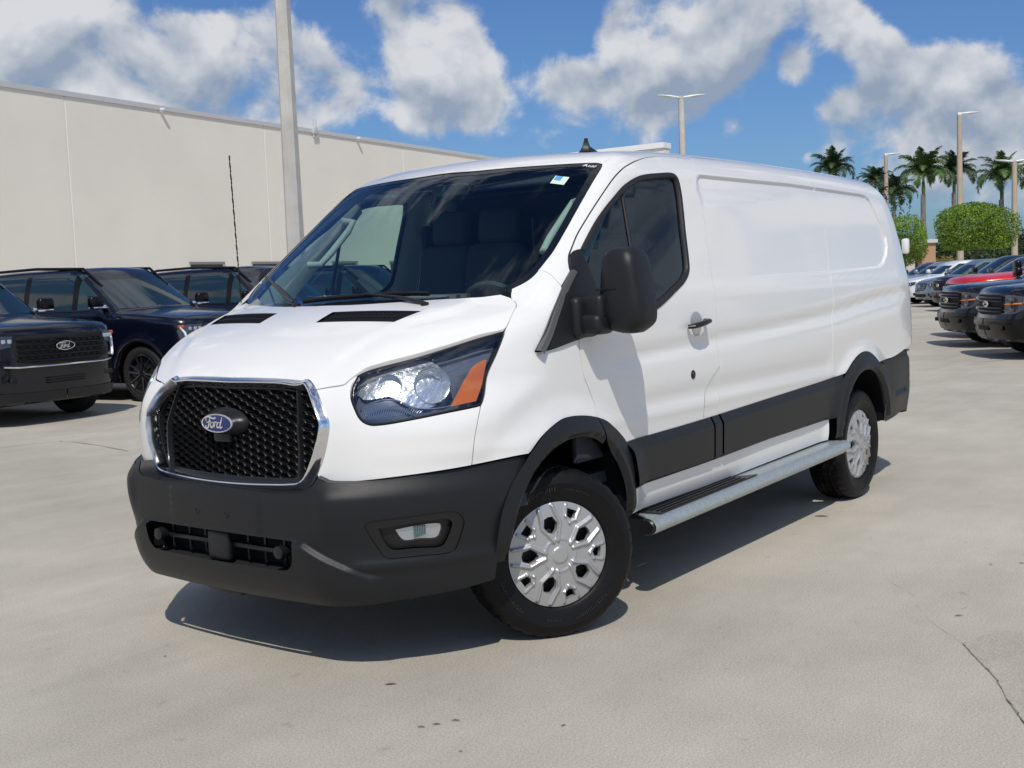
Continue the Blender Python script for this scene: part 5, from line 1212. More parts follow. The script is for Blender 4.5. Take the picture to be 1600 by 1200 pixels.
def make_car(kind, body_mat, label, cat, name):
    S = SPEC[kind]; f = car_fn(S); t = tag(empty(name), label, cat)
    L = S['L']; fx, rx = -S['foh'], -S['foh']-S['wb']; R = S['wr']
    # skin: rays from a spine
    nu, nv = 150, 72; V = []; 
    sx = np.linspace(-L+.75, -.75, nu-40); al = np.linspace(-math.pi/2, math.pi/2, 22)
    rows = [(-L+.75, a) for a in al[:20]*1.0 if a < -.02]+[(x, 0) for x in sx]+[(-.75, a) for a in al if a > .02]
    O = []; D = []
    for (x, a) in rows:
        for k in range(nv):
            th = 2*math.pi*(k+.5)/nv; d = np.array((math.sin(a), math.cos(a)*math.sin(th)*.55, math.cos(a)*math.cos(th)*.45*(1.0)))
            d = np.array((math.sin(a)*.9, math.cos(a)*math.sin(th), math.cos(a)*math.cos(th)*.75)); O.append((x, 0, .78)); D.append(d/np.linalg.norm(d))
    O = np.array(O, float); D = np.array(D); P, ok = cast(f, O+D*3.2, -D, 0, 3.1, 70)
    P[:,2] = np.maximum(P[:,2], .27); NNv = grad(f, P); m = len(rows); F = []
    NNv[P[:,2] <= .2701] = (0,0,-1)
    for i in range(m-1):
        for k in range(nv):
            q = (i*nv+k, (i+1)*nv+k, (i+1)*nv+(k+1)%nv, i*nv+(k+1)%nv); c = P[list(q)].mean(0)
            if abs(c[1]) > .55 and min(math.hypot(c[0]-fx, c[2]-R), math.hypot(c[0]-rx, c[2]-R)) < S['arch']: continue
            F.append(q)
    F.append(tuple(range(nv))); F.append(tuple((m-1)*nv+k for k in range(nv))[::-1])
    q0 = P[list(F[len(F)//2])]; n0 = np.cross(q0[1]-q0[0], q0[2]-q0[0])
    if np.dot(n0, NNv[F[len(F)//2][0]]) < 0: F = [q[::-1] for q in F]
    link('car_body', mesh_from(P, F, NNv), body_mat, t)
    fo = lambda off: (lambda x,y,z: f(x,y,z)-off)
    sp = lambda x,z: cast(f, np.array([[x,1.6,z]]), np.array([0,-1.,0]), 0, 1.5, 40)[0][0].tolist()
    tp = lambda x,y: cast(f, np.array([[x,y,2.6]]), np.array([0,0,-1.]), 0, 2.0, 50)[0][0].tolist()
    fp = lambda y,z: cast(f, np.array([[.8,y,z]]), np.array([-1.,0,0]), 0, 1.6, 50)[0][0].tolist()
    def area(nm, mt, segs, d, mirror=3, off=.004, res=.07, step=.04, fl=.01, **kw): return panel(nm, mt, t, f, [(s, 0) for s in segs], d, mirror=mirror, off=off, res=res, step=step, flange=fl, **kw)
    x0, z0, sl = S['ws']; zb = z0-.03; zt = S['zr'][1][3]-.115
    # wheel arches, wells
    for cx in (fx, rx):
        for s_ in (1,-1):
            pts = [(cx+(S['arch']+.01)*math.cos(a), R+(S['arch']+.01)*math.sin(a)) for a in np.linspace(math.radians(-8), math.radians(188), 26)]
            b = MB(); q = [sp(x, max(z,.28)) for x,z in pts]; b.tube([(p[0],(p[1]-.012)*s_,p[2]) for p in q], .036, 8, flat=.9); b.build('wheel_arch_trim', CGRILLE, t)
            b = MB(); n = 18; Vv = []; Ff = []
            for i,(rr,yy) in enumerate(((S['arch']+.01,S['hw']-.03),(S['arch']+.01,.50),(0,.50))):
                for k in range(n+1): a = math.pi*k/n; Vv.append((cx+rr*math.cos(a), yy*s_, R+rr*math.sin(a)))
            for i in range(2):
                for k in range(n): Ff.append((i*(n+1)+k,i*(n+1)+k+1,(i+1)*(n+1)+k+1,(i+1)*(n+1)+k))
            b.add(Vv, Ff, True); b.build('wheel_housing', VOID, t)
    ms_ = {}
    for cx in (fx, rx):
        for s_ in (1,-1): car_wheel(t, cx, (S['hw']-.145)*s_, R, 'six' if kind == 'suv' else 'five', ms_)
    # glazing
    xa = x0-.28; xe = -L+.62; xA = x0-(zt-z0)/sl-.10
    s1 = sp(xa, zb+.06)
    roofz = zt
    bp = fx-1.32; cp = fx-2.35
    def sidewin(xa0, xa1, xb0, xb1): # bottom front/rear, top front/rear
        return [[sp(xa0,zb+.055), sp((xa0+xa1)/2,zb+.05), sp(xa1,zb+.05)], [sp(xa1,zb+.05), sp(xb1,roofz)], [sp(xb1,roofz), sp((xb0+xb1)/2,roofz+.008), sp(xb0,roofz)], [sp(xb0,roofz), sp(xa0,zb+.055)]]
    area('front_side_window', CGLASS2, sidewin(xa, bp+.06, xA-.12, bp+.07), (0,.95,.3))
    area('rear_side_window', CGLASS, sidewin(bp-.05, cp+.05, bp-.05, cp+.06), (0,.95,.3))
    area('quarter_window', CGLASS, sidewin(cp-.06, xe, cp-.05, xe+.18), (0,.95,.3))
    if kind != 'crossover' or True:
        for xx in (bp, cp): area('window_pillar', CGRILLE, [[sp(xx+.06,zb+.05), sp(xx-.06,zb+.05)], [sp(xx-.06,zb+.05), sp(xx-.05,roofz)], [sp(xx-.05,roofz), sp(xx+.07,roofz)], [sp(xx+.07,roofz), sp(xx+.06,zb+.05)]], (0,.95,.3), off=.002, fl=0)
    wst = x0-(zt+.02-z0)/sl+.05
    ww = S['wz'][1][8]
    area('windscreen', CGLASS, [[tp(x0-.03,0), tp(x0-.07,ww*.45), tp(x0-.20,ww*.90)], [tp(x0-.20,ww*.90), tp((x0-.2+wst)/2-.06,ww*.84), tp(wst-.02,ww*.76)], [tp(wst-.02,ww*.76), tp(wst+.06,ww*.4), tp(wst+.08,0)], [tp(wst+.08,0), tp((wst+x0)/2,0), tp(x0-.03,0)]], (.6,0,.8), mirror=1, fl=0)
    # door seams, sill, handles, mirrors
    for s_ in (1,-1):
        b = MB()
        for xx in (fx-.62, bp, cp+.05): b.tube([(p[0],(p[1]-.002)*s_,p[2]) for p in [sp(xx+.0*z, z) for z in np.linspace(.42, zb, 8)]], .004, 4)
        b.tube([(p[0],(p[1]-.001)*s_,p[2]) for p in [sp(x, zb+.03) for x in np.linspace(xa, xe, 10)]], .012, 4); b.build('door_seams', CGRILLE, t)
        b = MB()
        for xx in (bp+.12, cp+.17): p = sp(xx, zb-.12); b.rbox((p[0],(p[1]+.012)*s_,p[2]),(.18,.03,.035),.012)
        b.build('door_handles', body_mat, t)
        b = MB(); b.rbox(((fx+rx)/2, (S['hw']-.03)*s_, .33),(S['wb']-.95,.14,.10),.03); b.build('running_board', CGRILLE, t)
        mm = empty('door_mirror'); mm.parent = t; p = sp(xa-.10, zb+.10)
        b = MB(); b.rbox((p[0]+.05,(p[1]+.19)*s_,p[2]+.06),(.13,.24,.17),.05,seg=3); b.build('mirror_shell', CGRILLE if kind != 'crossover' else body_mat, mm)
        b = MB(); b.rbox((p[0]+.06,(p[1]+.15)*s_,p[2]-.025),(.12,.26,.035),.015); b.rbox((p[0]+.03,(p[1]+.05)*s_,p[2]-.01),(.06,.12,.05),.015); b.build('mirror_base', CHROME if kind == 'suv' else CGRILLE, mm)
        if kind == 'suv':
            b = MB(); q = [tp(x, .66) for x in (-1.95,-2.3,-3.3,-4.2,-4.7)]; b.tube([(p_[0],p_[1]*s_,p_[2]+(.0 if i in (0,4) else .035)) for i,p_ in enumerate(q)], .022, 8); b.build('roof_rail', CGRILLE, t)
    # front end
    hw = S['hw']
    if kind == 'suv':
        gr = [[fp(0,1.075), fp(.4,1.075), fp(.62,1.06)], [fp(.62,1.06), fp(.66,.92), fp(.60,.76)], [fp(.60,.76), fp(.3,.73), fp(0,.73)], [fp(0,.73), fp(0,.9), fp(0,1.075)]]
        area('grille_panel', VOID, gr, (1,.15,0), mirror=1, off=.003, fl=.02)
        b = MB()
        for k in range(5):
            z = .775+.062*k; b.tube([(fp(abs(y),z)[0]+.018, y, z) for y in np.linspace(-.62,.62,17)], .011, 6)
        b.build('grille_bars', CGRILLE, t)
        b = MB()
        for k in range(4):
            for y in np.arange(-.55,.56,.10): z = .80+.062*k; b.rbox((fp(abs(y),z)[0]+.012, y+(.05 if k%2 else 0), z+.006),(.012,.05,.022),.004)
        b.build('grille_mesh', SATIN, t, kind='stuff')
        b = MB(); b.tube([(fp(abs(y),.705)[0]+.015, y, .705+.10*max(0,abs(y)-.62)) for y in np.linspace(-.78,.78,21)], .010, 6); b.build('bumper_strip', CHROME, t)
        badge((fp(0,.93)[0]+.035,0,.93), .135, .055, 'oval_badge', t, (0,1,0), (1,0,0), CGRILLE, BRIGHT, BRIGHT)
        for s_ in (1,-1):
            lm = empty('headlight'); lm.parent = t
            lp = [(.64,1.075),(.82,1.075),(.90,1.05),(.93,.98),(.90,.80),(.84,.74),(.80,.80),(.79,.93),(.68,.95)]
            sfp = lambda y,z: cast(f, np.array([[.8-0,y,z]]), np.array([-1.,0,0]), 0, 2.2, 60)[0][0].tolist()
            Vv, Ff, Nv = panel_data(f, [([sfp(*lp[i]), sfp(*lp[(i+1)%9])], 0) for i in range(9)], (.8,.6,0), off=.004, res=.05, step=.03, flange=.01); Vv = Vv*[1,s_,1]; Nv = Nv*[1,s_,1]; Ff = Ff if s_ == 1 else Ff[:,::-1]
            link('lamp_cover', mesh_from(Vv, Ff, Nv), LAMPD, lm)
            for y in (.69,.755,.82): p = sfp(y,1.015); MB().rbox((p[0]+.010,y*s_,1.015),(.03,.05,.05),.012).build('projector_lens', LAMPW, lm)
            q = [sfp(y,z) for y,z in ((.905,1.04),(.875,.96),(.86,.87),(.845,.80),(.82,.765))]; b = MB(); b.tube([(p[0]+.012,(p[1]+.004)*s_,p[2]) for p in q], .016, 6); b.build('light_guide', DRL, lm)
            p = sfp(.895,1.045); b = MB(); b.rbox((p[0]+.0,(p[1]+.004)*s_,1.045),(.11,.03,.045),.01); b.build('amber_marker', mat('amber_marker',(.45,.10,.05),.3) if 'amber_marker' not in MATS else MATS['amber_marker'], lm)
        b = MB()
        for z in (.50,.53,.56): b.rbox((fp(0,z)[0]+.006,0,z),(.03,.55,.014),.004)
        b.build('lower_bumper_slats', CGRILLE, t)
        area('lower_bumper', BLKP2, [[fp(0,.40), fp(.5,.40), sp(-.35,.42)], [sp(-.35,.42), sp(-.42,.30)], [sp(-.42,.30), fp(.5,.29), fp(0,.29)], [fp(0,.29), fp(0,.33), fp(0,.40)]], (.8,.6,0), mirror=1, off=.012, fl=.02)
        for s_ in (1,-1): p = fp(.66,.55); MB().rbox((p[0]-.006,.66*s_,.56),(.03,.18,.06),.012,Matrix.Rotation(-.45*s_,3,'Z')).build('fog_light_recess', VOID, t)
    elif kind == 'pickup':
        gr = [[fp(0,.99), fp(.42,.99), fp(.55,.97)], [fp(.55,.97), fp(.57,.86), fp(.50,.70)], [fp(.50,.70), fp(.3,.68), fp(0,.68)], [fp(0,.68), fp(0,.8), fp(0,.99)]]
        area('grille_panel', VOID, gr, (1,.15,0), mirror=1, off=.003, fl=.02)
        b = MB()
        for z in (.735,.79,.895,.945): b.tube([(fp(abs(y),z)[0]+.018, y, z) for y in np.linspace(-.54,.54,15)], .014, 6)
        b.build('grille_bars', CGRILLE, t)
        badge((fp(0,.845)[0]+.035,0,.845), .12, .05, 'oval_badge', t, (0,1,0), (1,0,0), BRIGHT, BRIGHT, CGRILLE)
        for s_ in (1,-1):
            lm = empty('headlight'); lm.parent = t
            sfp = lambda y,z: cast(f, np.array([[.8,y,z]]), np.array([-1.,0,0]), 0, 2.2, 60)[0][0].tolist()
            lp = [(.60,.99),(.80,.985),(.90,.96),(.90,.76),(.80,.70),(.60,.70)]
            Vv, Ff, Nv = panel_data(f, [([sfp(*lp[i]), sfp(*lp[(i+1)%6])], 0) for i in range(6)], (.8,.6,0), off=.004, res=.05, step=.03, flange=.01); Vv = Vv*[1,s_,1]; Nv = Nv*[1,s_,1]; Ff = Ff if s_ == 1 else Ff[:,::-1]
            link('lamp_cover', mesh_from(Vv, Ff, Nv), LAMPD, lm)
            q = [sfp(y,z) for y,z in ((.60,.845),(.72,.850),(.82,.855),(.885,.86))]; b = MB(); b.tube([(p[0]+.008,p[1]*s_,p[2]) for p in q], [.013,.017,.020,.022], 6, flat=.7); b.build('orange_light_bar', ORANGE, lm)
            q = [sfp(.895,.86), sfp(.915,.96)]; b = MB(); b.tube([(p[0]+.008,(p[1]+.006)*s_,p[2]) for p in q], .013, 6); b.build('side_marker', mat('amber_marker',(.45,.10,.05),.3) if 'amber_marker' not in MATS else MATS['amber_marker'], lm)
            p = sfp(.74,.92); MB().rbox((p[0]+.004,.74*s_,.92),(.03,.20,.05),.012).build('projector_lens', LAMPD, lm); p = sfp(.74,.76); MB().rbox((p[0]+.004,.74*s_,.765),(.03,.18,.05),.012).build('projector_lens', LAMPD, lm)
        area('front_bumper', CGRILLE, [[fp(0,.63), fp(.5,.63), sp(-.38,.63)], [sp(-.38,.63), sp(-.45,.42), sp(-.44,.32)], [sp(-.44,.32), fp(.5,.31), fp(0,.31)], [fp(0,.31), fp(0,.5), fp(0,.63)]], (.8,.6,0), mirror=1, off=.028, fl=.04)
        for s_ in (1,-1): p = fp(.60,.47); MB().rbox((p[0]+.012,.60*s_,.48),(.03,.18,.07),.012,Matrix.Rotation(-.45*s_,3,'Z')).build('bumper_recess', VOID, t)
        MB().rbox((fp(0,.50)[0]+.016,0,.48),(.03,.45,.08),.012).build('bumper_recess', VOID, t)
    else:
        gr = [[fp(0,.86), fp(.35,.86), fp(.50,.84)], [fp(.50,.84), fp(.46,.70), fp(.40,.62)], [fp(.40,.62), fp(.2,.60), fp(0,.60)], [fp(0,.60), fp(0,.7), fp(0,.86)]]
        area('grille_panel', VOID, gr, (1,.15,0), mirror=1, off=.003, fl=.02)
        b = MB()
        for z in (.66,.73,.80): b.tube([(fp(abs(y),z)[0]+.014, y, z) for y in np.linspace(-.44,.44,13)], .012, 6)
        b.build('grille_bars', CHROME, t)
        badge((fp(0,.735)[0]+.035,0,.735), .10, .042, 'oval_badge', t, (0,1,0), (1,0,0), BLUE, BRIGHT, BRIGHT)
        for s_ in (1,-1):
            lm = empty('headlight'); lm.parent = t
            sfp = lambda y,z: cast(f, np.array([[.8,y,z]]), np.array([-1.,0,0]), 0, 2.2, 60)[0][0].tolist()
            lp = [(.55,.84),(.74,.87),(.86,.88),(.85,.76),(.74,.72),(.57,.73)]
            Vv, Ff, Nv = panel_data(f, [([sfp(*lp[i]), sfp(*lp[(i+1)%6])], 0) for i in range(6)], (.8,.6,0), off=.004, res=.05, step=.03, flange=.01); Vv = Vv*[1,s_,1]; Nv = Nv*[1,s_,1]; Ff = Ff if s_ == 1 else Ff[:,::-1]
            link('lamp_cover', mesh_from(Vv, Ff, Nv), LAMPD, lm)
            b = MB(); p = sfp(.70,.80); b.lathe([(.001,.012),(.045,.010),(.055,.0)], 18, 'X', (p[0]+.002,.70*s_,.80)); b.build('projector_lens', LAMPW, lm)
            MB().rbox((sfp(.66,.46)[0]+.006,.66*s_,.46),(.03,.20,.10),.02,Matrix.Rotation(-.25*s_,3,'Z')).build('fog_light_recess', VOID, t)
        MB().rbox((fp(0,.42)[0]+.006,0,.42),(.03,.9,.12),.02).build('lower_intake', VOID, t)
    MB().box(((fx+rx)/2,0,.30),(L-1.0,hw*1.5,.12)).build('underbody', VOID, t)
    for s_ in (1,-1): MB().rbox((-L+.06,(hw-.12)*s_,1.02),(.06,.14,.30),.03).build('tail_light', MATS['tail_lamp_red'], t)
    return t
def copy_thing(o, label, loc, rz, group=None, swap=None):
    def rec(s, par):
        c = s.copy(); C.objects.link(c); c.parent = par
        if swap and s.type == 'MESH':
            for sl in c.material_slots:
                if sl.material == swap[0]: sl.link = 'OBJECT'; sl.material = swap[1]
        for ch in list(kids.get(s, [])): rec(ch, c)
        return c
    kids = {}
    for q in list(C.objects):
        if q.parent: kids.setdefault(q.parent, []).append(q)
    c = rec(o, None); c.location = loc; c.rotation_euler = (0,0,rz)
    if label: c['label'] = label
    if group: c['group'] = group
    return c
def put(o, x, y, deg, group=None):
    o.location = (x,y,0); o.rotation_euler = (0,0,math.radians(deg))
    if group: o['group'] = group
GL = 'dark vehicles parked along the long wall'; GR = 'vehicles parked in the row at the right'
suv = make_car('suv', CBLACK, 'black SUV at the left edge showing its front grille with oval badge', 'SUV', 'parked_suv')
put(suv, -4.10, -9.10, 97, GL)
copy_thing(suv, 'dark navy SUV with its front wheel and curved headlight right behind the white van bonnet', (-7.12,-9.50,0), math.radians(99), GL, (CBLACK, CNAVY))
copy_thing(suv, 'black SUV of which only roof and side windows show beyond the navy SUV', (-10.25,-9.95,0), math.radians(96), GL)
copy_thing(suv, 'dark SUV roof and windscreen showing just left of the van windscreen', (-13.25,-10.35,0), math.radians(96), GL, (CBLACK, CNAVY))
pk = make_car('pickup', CBLACK, 'black truck with orange light bar at the right edge, nearest of its row', 'pickup truck', 'parked_truck')
RH = -57
def rowpos(t): return (-15.2-2.62*t, -1.33-1.38*t, 0)
put(pk, *rowpos(0)[:2], RH, GR)
copy_thing(pk, 'black truck with orange light bar just left of the one at the right edge', rowpos(1), math.radians(RH), GR)
def back(p, dist, deg=RH): a = math.radians(deg); return (p[0]-dist*math.cos(a), p[1]-dist*math.sin(a), 0)
copy_thing(pk, 'red truck with its long red bonnet showing above the black truck', back(rowpos(1.9), .62), math.radians(RH), GR, (CBLACK, CRED)).scale = (1.06,1.06,1.10)
def at(px, py): d = pixel_dir(px, py); t = -CAM.z/d.z; return (CAM.x+d.x*t, CAM.y+d.y*t, 0)
R2 = -52
copy_thing(pk, 'dark navy truck with its nose showing between the red bonnet and the grey blue car', at(1466,487), math.radians(R2), GR, (CBLACK, CNAVY))
xo = make_car('crossover', CGREY, 'grey blue crossover with round headlight, facing left beside the van rear', 'car', 'parked_car')
put(xo, *at(1437,480)[:2], R2, GR)
copy_thing(xo, 'white car roof seen through the cab glass of the white van', (-16.6,-10.2,0), math.radians(96), GL, (CGREY, CWHITE))
copy_thing(xo, 'pale silver car beyond the white one, seen through the cab glass', (-19.7,-10.6,0), math.radians(96), GL, (CGREY, CSILVER))
copy_thing(xo, 'white crossover with bright wheel directly beside the van rear corner', at(1408,475.5), math.radians(R2), GR, (CGREY, CWHITE))
copy_thing(xo, 'silver crossover windscreen showing above the white one in the far row', at(1392,471.5), math.radians(R2), GR, (CGREY, CSILVER))
copy_thing(xo, 'farthest dark car of the right row just above the white crossover', at(1380,468), math.radians(R2), GR, (CGREY, CDARK))
copy_thing(xo, 'dark slate crossover directly behind the red truck bonnet', at(1492,493), math.radians(R2), GR, (CGREY, CDARK))
copy_thing(pk, 'black truck of a second row with only its roof showing behind the red truck', (-27.0,3.2,0), math.radians(RH), GR)
copy_thing(xo, 'slate car of the second row showing only its roof above the windscreens', (-41.0,-1.5,0), math.radians(R2), GR, (CGREY, CDARK))
copy_thing(xo, 'black car of the second row with its roof under the round clipped tree', (-47.0,-4.0,0), math.radians(R2), GR, (CGREY, CBLACK))
# ---------------------------------------------------------------- ground
def ground_material(nm='concrete_grey_asphalt', f_=1.0):
    m, b = principled(nm); t = m.node_tree; L = t.links
    co = N(t, 'ShaderNodeTexCoord').outputs['Object']
    def nz(scale, det, rough, vec=None):
        n = N(t, 'ShaderNodeTexNoise'); L.new(vec or co, n.inputs['Vector']); n.inputs['Scale'].default_value = scale; n.inputs['Detail'].default_value = det; n.inputs['Roughness'].default_value = rough; return n.outputs['Fac']
    def mr(v, a, b_, c, d):
        n = N(t, 'ShaderNodeMapRange'); L.new(v, n.inputs[0]); n.inputs[1].default_value = a; n.inputs[2].default_value = b_; n.inputs[3].default_value = c; n.inputs[4].default_value = d; return n.outputs[0]
    def mul(a, b_):
        n = N(t, 'ShaderNodeMath', operation='MULTIPLY'); L.new(a, n.inputs[0]); L.new(b_, n.inputs[1]); return n.outputs[0]
    big = mr(nz(.35,5,.55), .3,.7,.86,1.12); mid = mr(nz(1.6,6,.68), .3,.7,.91,1.08); grit = mr(nz(120,4,.8), .33,.67,.72,1.27); grit2 = mr(nz(300,2,.7), .3,.7,.80,1.20)
    mp = N(t, 'ShaderNodeMapping'); L.new(co, mp.inputs[0]); mp.inputs['Rotation'].default_value = (0,0,.9); mp.inputs['Scale'].default_value = (.35,3.2,1)
    streak = mr(nz(1.1,5,.6,mp.outputs[0]), .35,.75,1.03,.92)
    spots = mr(nz(9,4,.55), .66,.75,1.0,.80)
    fac = mul(mul(mul(big,mid),mul(grit,grit2)),mul(streak,spots))
    cr_ = N(t, 'ShaderNodeMix', data_type='RGBA'); L.new(nz(.9,4,.5), cr_.inputs[0]); cr_.inputs[6].default_value = (.455*f_,.422*f_,.350*f_,1); cr_.inputs[7].default_value = (.420*f_,.396*f_,.348*f_,1)
    sc = N(t, 'ShaderNodeVectorMath', operation='SCALE'); L.new(cr_.outputs[2], sc.inputs[0]); L.new(fac, sc.inputs['Scale'])
    # pale aggregate showing through
    vo = N(t, 'ShaderNodeTexVoronoi'); L.new(co, vo.inputs['Vector']); vo.inputs['Scale'].default_value = 70
    ag = mr(vo.outputs['Distance'], .13,.20,1.0,0.0); ag2 = mul(ag, mr(nz(31,2,.5), .55,.62,0,.45))
    mx = N(t, 'ShaderNodeMix', data_type='RGBA'); L.new(ag2, mx.inputs[0]); L.new(sc.outputs[0], mx.inputs[6]); mx.inputs[7].default_value = (.62,.60,.56,1)
    L.new(mx.outputs[2], b.inputs['Base Color']); b.inputs['Roughness'].default_value = .88; b.inputs['Specular IOR Level'].default_value = .3
    bp = N(t, 'ShaderNodeBump'); bp.inputs['Strength'].default_value = .38; bp.inputs['Distance'].default_value = .0015
    ad = N(t, 'ShaderNodeMath', operation='ADD'); L.new(nz(260,3,.7), ad.inputs[0]); L.new(nz(90,3,.6), ad.inputs[1]); L.new(ad.outputs[0], bp.inputs['Height']); L.new(bp.outputs[0], b.inputs['Normal'])
    return m
GM = ground_material()
b = MB(); b.add([(-700,-700,0),(700,-700,0),(700,700,0),(-700,700,0)], [(0,1,2,3)]); b.build('ground', GM, None, kind='structure')
TW0 = math.atan2(_r.y, _r.x)
# worn joint between two asphalt lifts at the right, with its broken edge
def gpt(px, py):
    d = pixel_dir(px, py); t = -CAM.z/d.z; return CAM+d*t
# edge measured on the ground, from the near right towards the van's tail
EDGE = [(2.50,3.05),(2.28,2.98),(2.05,2.84),(1.80,2.72),(1.48,2.55)]
_e = [gpt(*q) for q in ((1640,1175),(1600,1130),(1576,1098),(1556,1062),(1535,1040),(1518,1022),(1504,1006))]
rnd = random.Random(5); b = MB(); prev = None
pts = catmull([tuple(q) for q in _e], .02); V = []; F = []
for i, q in enumerate(pts):
    w = (.003+.016*rnd.random()**2)*(1-.6*i/len(pts)); j = (rnd.random()-.5)*.018; V += [(q[0]+j-w*.6, q[1]+j, .004), (q[0]+j+w*.6, q[1]+j+w*.3, .004)]
for i in range(len(pts)-1): F.append((2*i,2*i+1,2*i+3,2*i+2))
GM2 = ground_material('worn_asphalt', .93)
o_ = MB(); PP = [(p_[0],p_[1],.003) for p_ in pts]+[tuple(gpt(1560,985).xy)+(.003,), tuple(gpt(1700,1000).xy)+(.003,), tuple(gpt(1800,1150).xy)+(.003,)]
o_.add(PP, [tuple(range(len(PP)))]); o_.build('asphalt_patch', GM2, None, kind='structure')
b.add([(v[0],v[1],.006) for v in V], F); b.build('asphalt_crack', mat('crack_shadow',(.17,.155,.135),.95), None, kind='structure')  # dark brown strip along the broken asphalt edge
cm = mat('worn_darker_asphalt', (.30,.29,.27), .92, bump=(60,.5,.004), var=(22,.22))
# hairline cracks wandering over the lot
b = MB()
for chain in ([(1504,1006),(1440,960),(1425,930),(1385,905),(1378,880),(1362,845),(1340,812)],[(1420,500),(1500,512),(1600,506)],[(1440,560),(1520,566),(1600,560)],[(0,700),(90,690),(200,705)]):
    q = catmull([tuple(gpt(*c)) for c in chain], .05 if chain[0][1] > 700 else .3); V = []; F = []
    for i, p in enumerate(q):
        d_ = math.hypot(p[0]-CAM.x, p[1]-CAM.y); w = .0009*d_*(.4+rnd.random()); j = (rnd.random()-.5)*.004*d_; V += [(p[0]+j, p[1]+j, .004), (p[0]+j+w, p[1]+j+w*.5, .004)]
    for i in range(len(q)-1):
        if rnd.random() < .8: F.append((2*i,2*i+1,2*i+3,2*i+2))
    b.add(V, F)
b.build('hairline_cracks', mat('hairline_crack',(.20,.19,.18),.95), None, kind='structure')
b = MB()
for k,(px,py,s) in enumerate(((610,1070,.026),(682,1133,.018),(658,1137,.016),(712,1127,.018),(258,1027,.010),(95,690,.03),(1498,963,.02),(1548,883,.012),(1596,881,.018),(720,1176,.008),(1284,807,.05),(880,1135,.012))):
    p_ = gpt(px, py); a_ = rnd.uniform(-.5,.5)+TW0; V = []
    for j in range(9): t_ = 2*math.pi*j/9; x_, y_ = s*math.cos(t_)*rnd.uniform(.7,1.1), s*.22*math.sin(t_)*rnd.uniform(.5,1.2); V.append((p_.x+x_*math.cos(a_)-y_*math.sin(a_), p_.y+x_*math.sin(a_)+y_*math.cos(a_), .004))
    b.add(V+[(p_.x,p_.y,.008)], [(j,(j+1)%9,9) for j in range(9)])
b.build('ground_debris', mat('dark_leaf_litter',(.09,.08,.07),.9), None, kind='stuff')

# ---------------------------------------------------------------- the long building
WALLM = mat('warm_grey_painted_concrete', (.80,.755,.67), .85, bump=(14,.12,.01), var=(.35,.035))
CAPM = mat('pale_metal_coping', (.56,.57,.58), .5, .1)
DARKO = mat('dark_opening', (.05,.06,.06), .5)
bd = tag(empty('warehouse'), 'long pale grey windowless concrete building behind the dark vehicles', 'building')
A0 = Vector((-18.71,-31.43,0)); U = Vector((-.9895,-.1445,0)).normalized(); NRM = Vector((-U.y, U.x, 0)); NRM = NRM if NRM.y > 0 else -NRM
ang = math.atan2(U.y, U.x); RotU = Matrix.Rotation(ang, 3, 'Z'); HB = 8.2
def wallbox(t0, t1, z0, z1, depth, out, nm, m_, par=bd):
    c = A0+U*((t0+t1)/2)-NRM*(depth/2-out)+Vector((0,0,(z0+z1)/2)); return MB().box(c, (t1-t0, depth, z1-z0), RotU).build(nm, m_, par)
joints = [-40,-30,-20,-10,0,9.95,20.0,29.6]
for a, c_ in zip(joints[:-1], joints[1:]): wallbox(a+.03, c_-.03, 0, HB, .3, 0, 'wall_panel', WALLM)
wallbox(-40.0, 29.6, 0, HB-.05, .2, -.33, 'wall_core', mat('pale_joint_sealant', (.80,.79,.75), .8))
for j in joints[1:-1]: wallbox(j-.03, j+.03, 0, HB-.02, .05, -.010, 'joint_sealant', MATS['pale_joint_sealant'])  # joint strips in a paler colour that stands for the light they catch
wallbox(-40.1, 29.7, HB+.002, HB+.17, .42, .05, 'parapet_coping', CAPM)
# loading openings low in the wall
for px in (298, 395, 560-40, 610):
    d = pixel_dir(px, 413); n2 = (A0-CAM).dot(NRM)/d.dot(NRM); P_ = CAM+d*n2; t0 = (P_-A0).dot(U); w = 1.72*(1.0)
    wallbox(t0, t0+w, 0.0, 2.62, .05, .012, 'door_opening', DARKO); wallbox(t0-.08, t0+w+.08, 2.622, 2.72, .2, .06, 'door_head', mat('grey_lintel',(.22,.22,.21),.7) if 'grey_lintel' not in MATS else MATS['grey_lintel'])
# wing that comes forward at the far end
E0 = A0+U*29.6; W1 = Vector((-48.2,-25.5,0)); wv = (W1-E0); wv.z = 0; wl_ = wv.length; wu = wv.normalized(); wr_ = Matrix.Rotation(math.atan2(wu.y, wu.x), 3, 'Z')
wg = tag(empty('building_wing'), 'white wing of the warehouse just above the van roof', 'building')
MB().box(E0+wu*(wl_/2)+Vector((-.35,0,HB/2-.14)), (wl_, .6, HB-.28), wr_).build('wall', mat('white_wing_wall', (.72,.72,.71), .7), wg)
MB().box(E0+wu*(wl_/2)+Vector((-.35,0,HB-.14)), (wl_+.1, .8, .27), wr_).build('coping', mat('white_coping', (.80,.80,.80), .5), wg)
